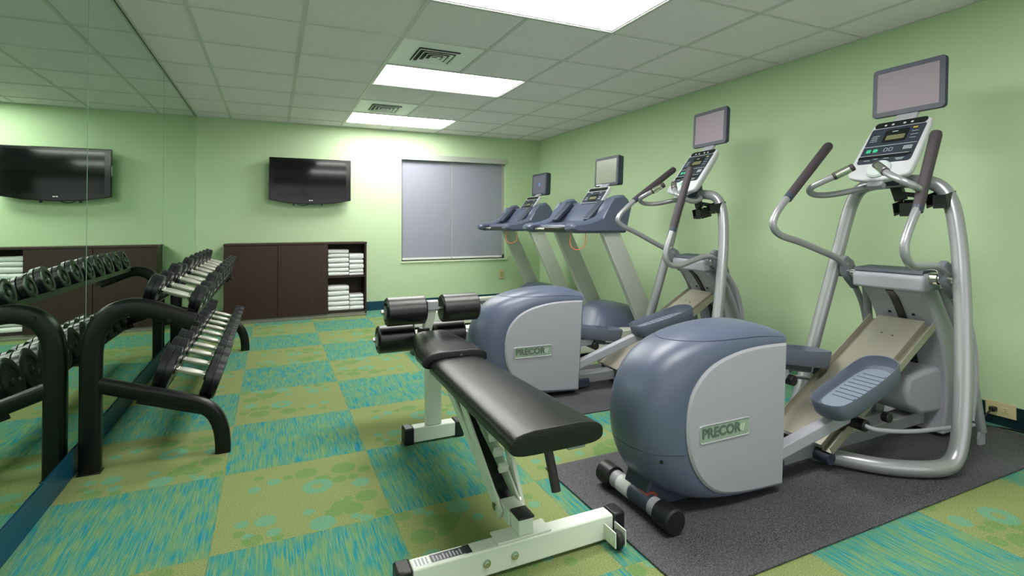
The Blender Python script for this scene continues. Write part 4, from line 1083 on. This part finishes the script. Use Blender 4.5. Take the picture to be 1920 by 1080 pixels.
    bm = BM(); lathe(bm, [(.0, .050), (.010, .046), (.011, 0)], M(-.01, .035, 0), M(0, 0, 1) - M(0, 0, 0), 20); kd = build('keypad_disc', bm, mat('pale_keypad_2', srgb(190, 200, 198), .4), co)
    bm = BM(); prism(bm, rrect(-.028, .008, .028, .056, .006), .0112, .013, M); build('green_keys', bm, M_greenled, co, smooth=False)
    bm = BM(); prism(bm, rrect(.172, .205, .0, .05, .006), -.02, .01, M); build('clip', bm, M_panelk, co, smooth=False)
    # monitor
    mc = Q(3.60, 0, 1.578); tl = math.radians(3)
    M2 = frame_M(mc, (0, -1, 0), (math.sin(tl), 0, math.cos(tl)))
    bm = BM(); rr = rrect(-.182, .182, -.135, .135, .018); R_ = []
    for sc_, z_ in ((.86, -.075), (.97, -.060), (1.0, -.020), (1.0, -.004), (.985, .0)):
        R_.append([bm.verts.new(M2(a * sc_, b * sc_, z_)) for a, b in rr])
    for A, B_ in zip(R_[:-1], R_[1:]):
        for k in range(len(rr)): bm.faces.new((A[k], A[(k + 1) % len(rr)], B_[(k + 1) % len(rr)], B_[k]))
    bm.faces.new(R_[0]); bm.faces.new(R_[-1])
    mo = build('monitor', bm, M_slated, t, angle=50)
    bm = BM(); prism(bm, rrect(-.155, .155, -.108, .108, .003), .0002, .0012, M2); build('screen', bm, M_scrd if dark else M_scr2, mo, smooth=False)
    if dark:
        bm = BM(); lathe(bm, [(0, .022), (.0006, .022), (.0007, 0)], M2(.01, .0, .0012), M2(0, 0, 1) - M2(0, 0, 0), 20); build('screen_emblem', bm, mat('blue_screen_mark', srgb(70, 120, 190), .4, emit=srgb(80, 140, 220), estr=.25), mo, smooth=False)
    else:
        bm = BM(); prism(bm, rrect(-.150, -.06, -.124, -.115, .003), .0002, .0012, M2); build('sticker', bm, M_label, mo, smooth=False)
    bm = BM(); bar(bm, Q(3.62, 0, 1.47), Q(3.535, 0, 1.405), .020, .12, (1, 0, 0)); build('monitor_neck', bm, M_silverp, t, smooth=False, bevel=.004)
    # motor hood
    prof = [(3.30, .205), (3.345, .262), (3.42, .345), (3.50, .385), (3.60, .390), (3.72, .368), (3.84, .335), (3.93, .300), (3.99, .235), (4.02, .165)]
    pc = catmull([Vector((a, b, 0)) for a, b in prof], 3); bm = BM(); ny = 20; G = []
    for p in pc:
        row = []
        for j in range(ny + 1):
            s_ = -1 + 2 * j / ny; k = (1 - min(1.0, abs(s_)) ** 3.0)
            z_ = .15 + (p.y - .15) * (max(0.0, k)) ** .75
            xx = p.x
            row.append(bm.verts.new(Q(xx, s_ * .300, z_)))
        G.append(row)
    for A, B_ in zip(G[:-1], G[1:]):
        for j in range(ny): bm.faces.new((A[j], A[j + 1], B_[j + 1], B_[j]))
    lo = [bm.verts.new(Q(pc[0].x, -.30 + .60 * j / ny, .14)) for j in range(ny + 1)]; hi = [bm.verts.new(Q(pc[-1].x, -.30 + .60 * j / ny, .14)) for j in range(ny + 1)]
    for j in range(ny): bm.faces.new((G[0][j], G[0][j + 1], lo[j + 1], lo[j])); bm.faces.new((G[-1][j], G[-1][j + 1], hi[j + 1], hi[j]))
    build('motor_hood', bm, M_slate, t, angle=60)
    # safety lanyard
    build('safety_cord', tube(BM(), [Q(3.02, -.33, 1.03), Q(3.00, -.34, .95), Q(3.01, -.36, .90), Q(3.05, -.38, .885), Q(3.10, -.40, .92), Q(3.11, -.40, 1.03)], .0035, 6, 5), M_orange, t)
    return t
M_scr2 = mat('idle_screen_grey', srgb(128, 132, 120), 0.25, spec=.6)
treadmill((3.0, -2.76, 0), 'nearer treadmill of the two, just behind the farther elliptical trainer', False)
treadmill((3.16, -1.15, 0), 'farther treadmill in the back right corner with a dark screen and blue emblem', True)
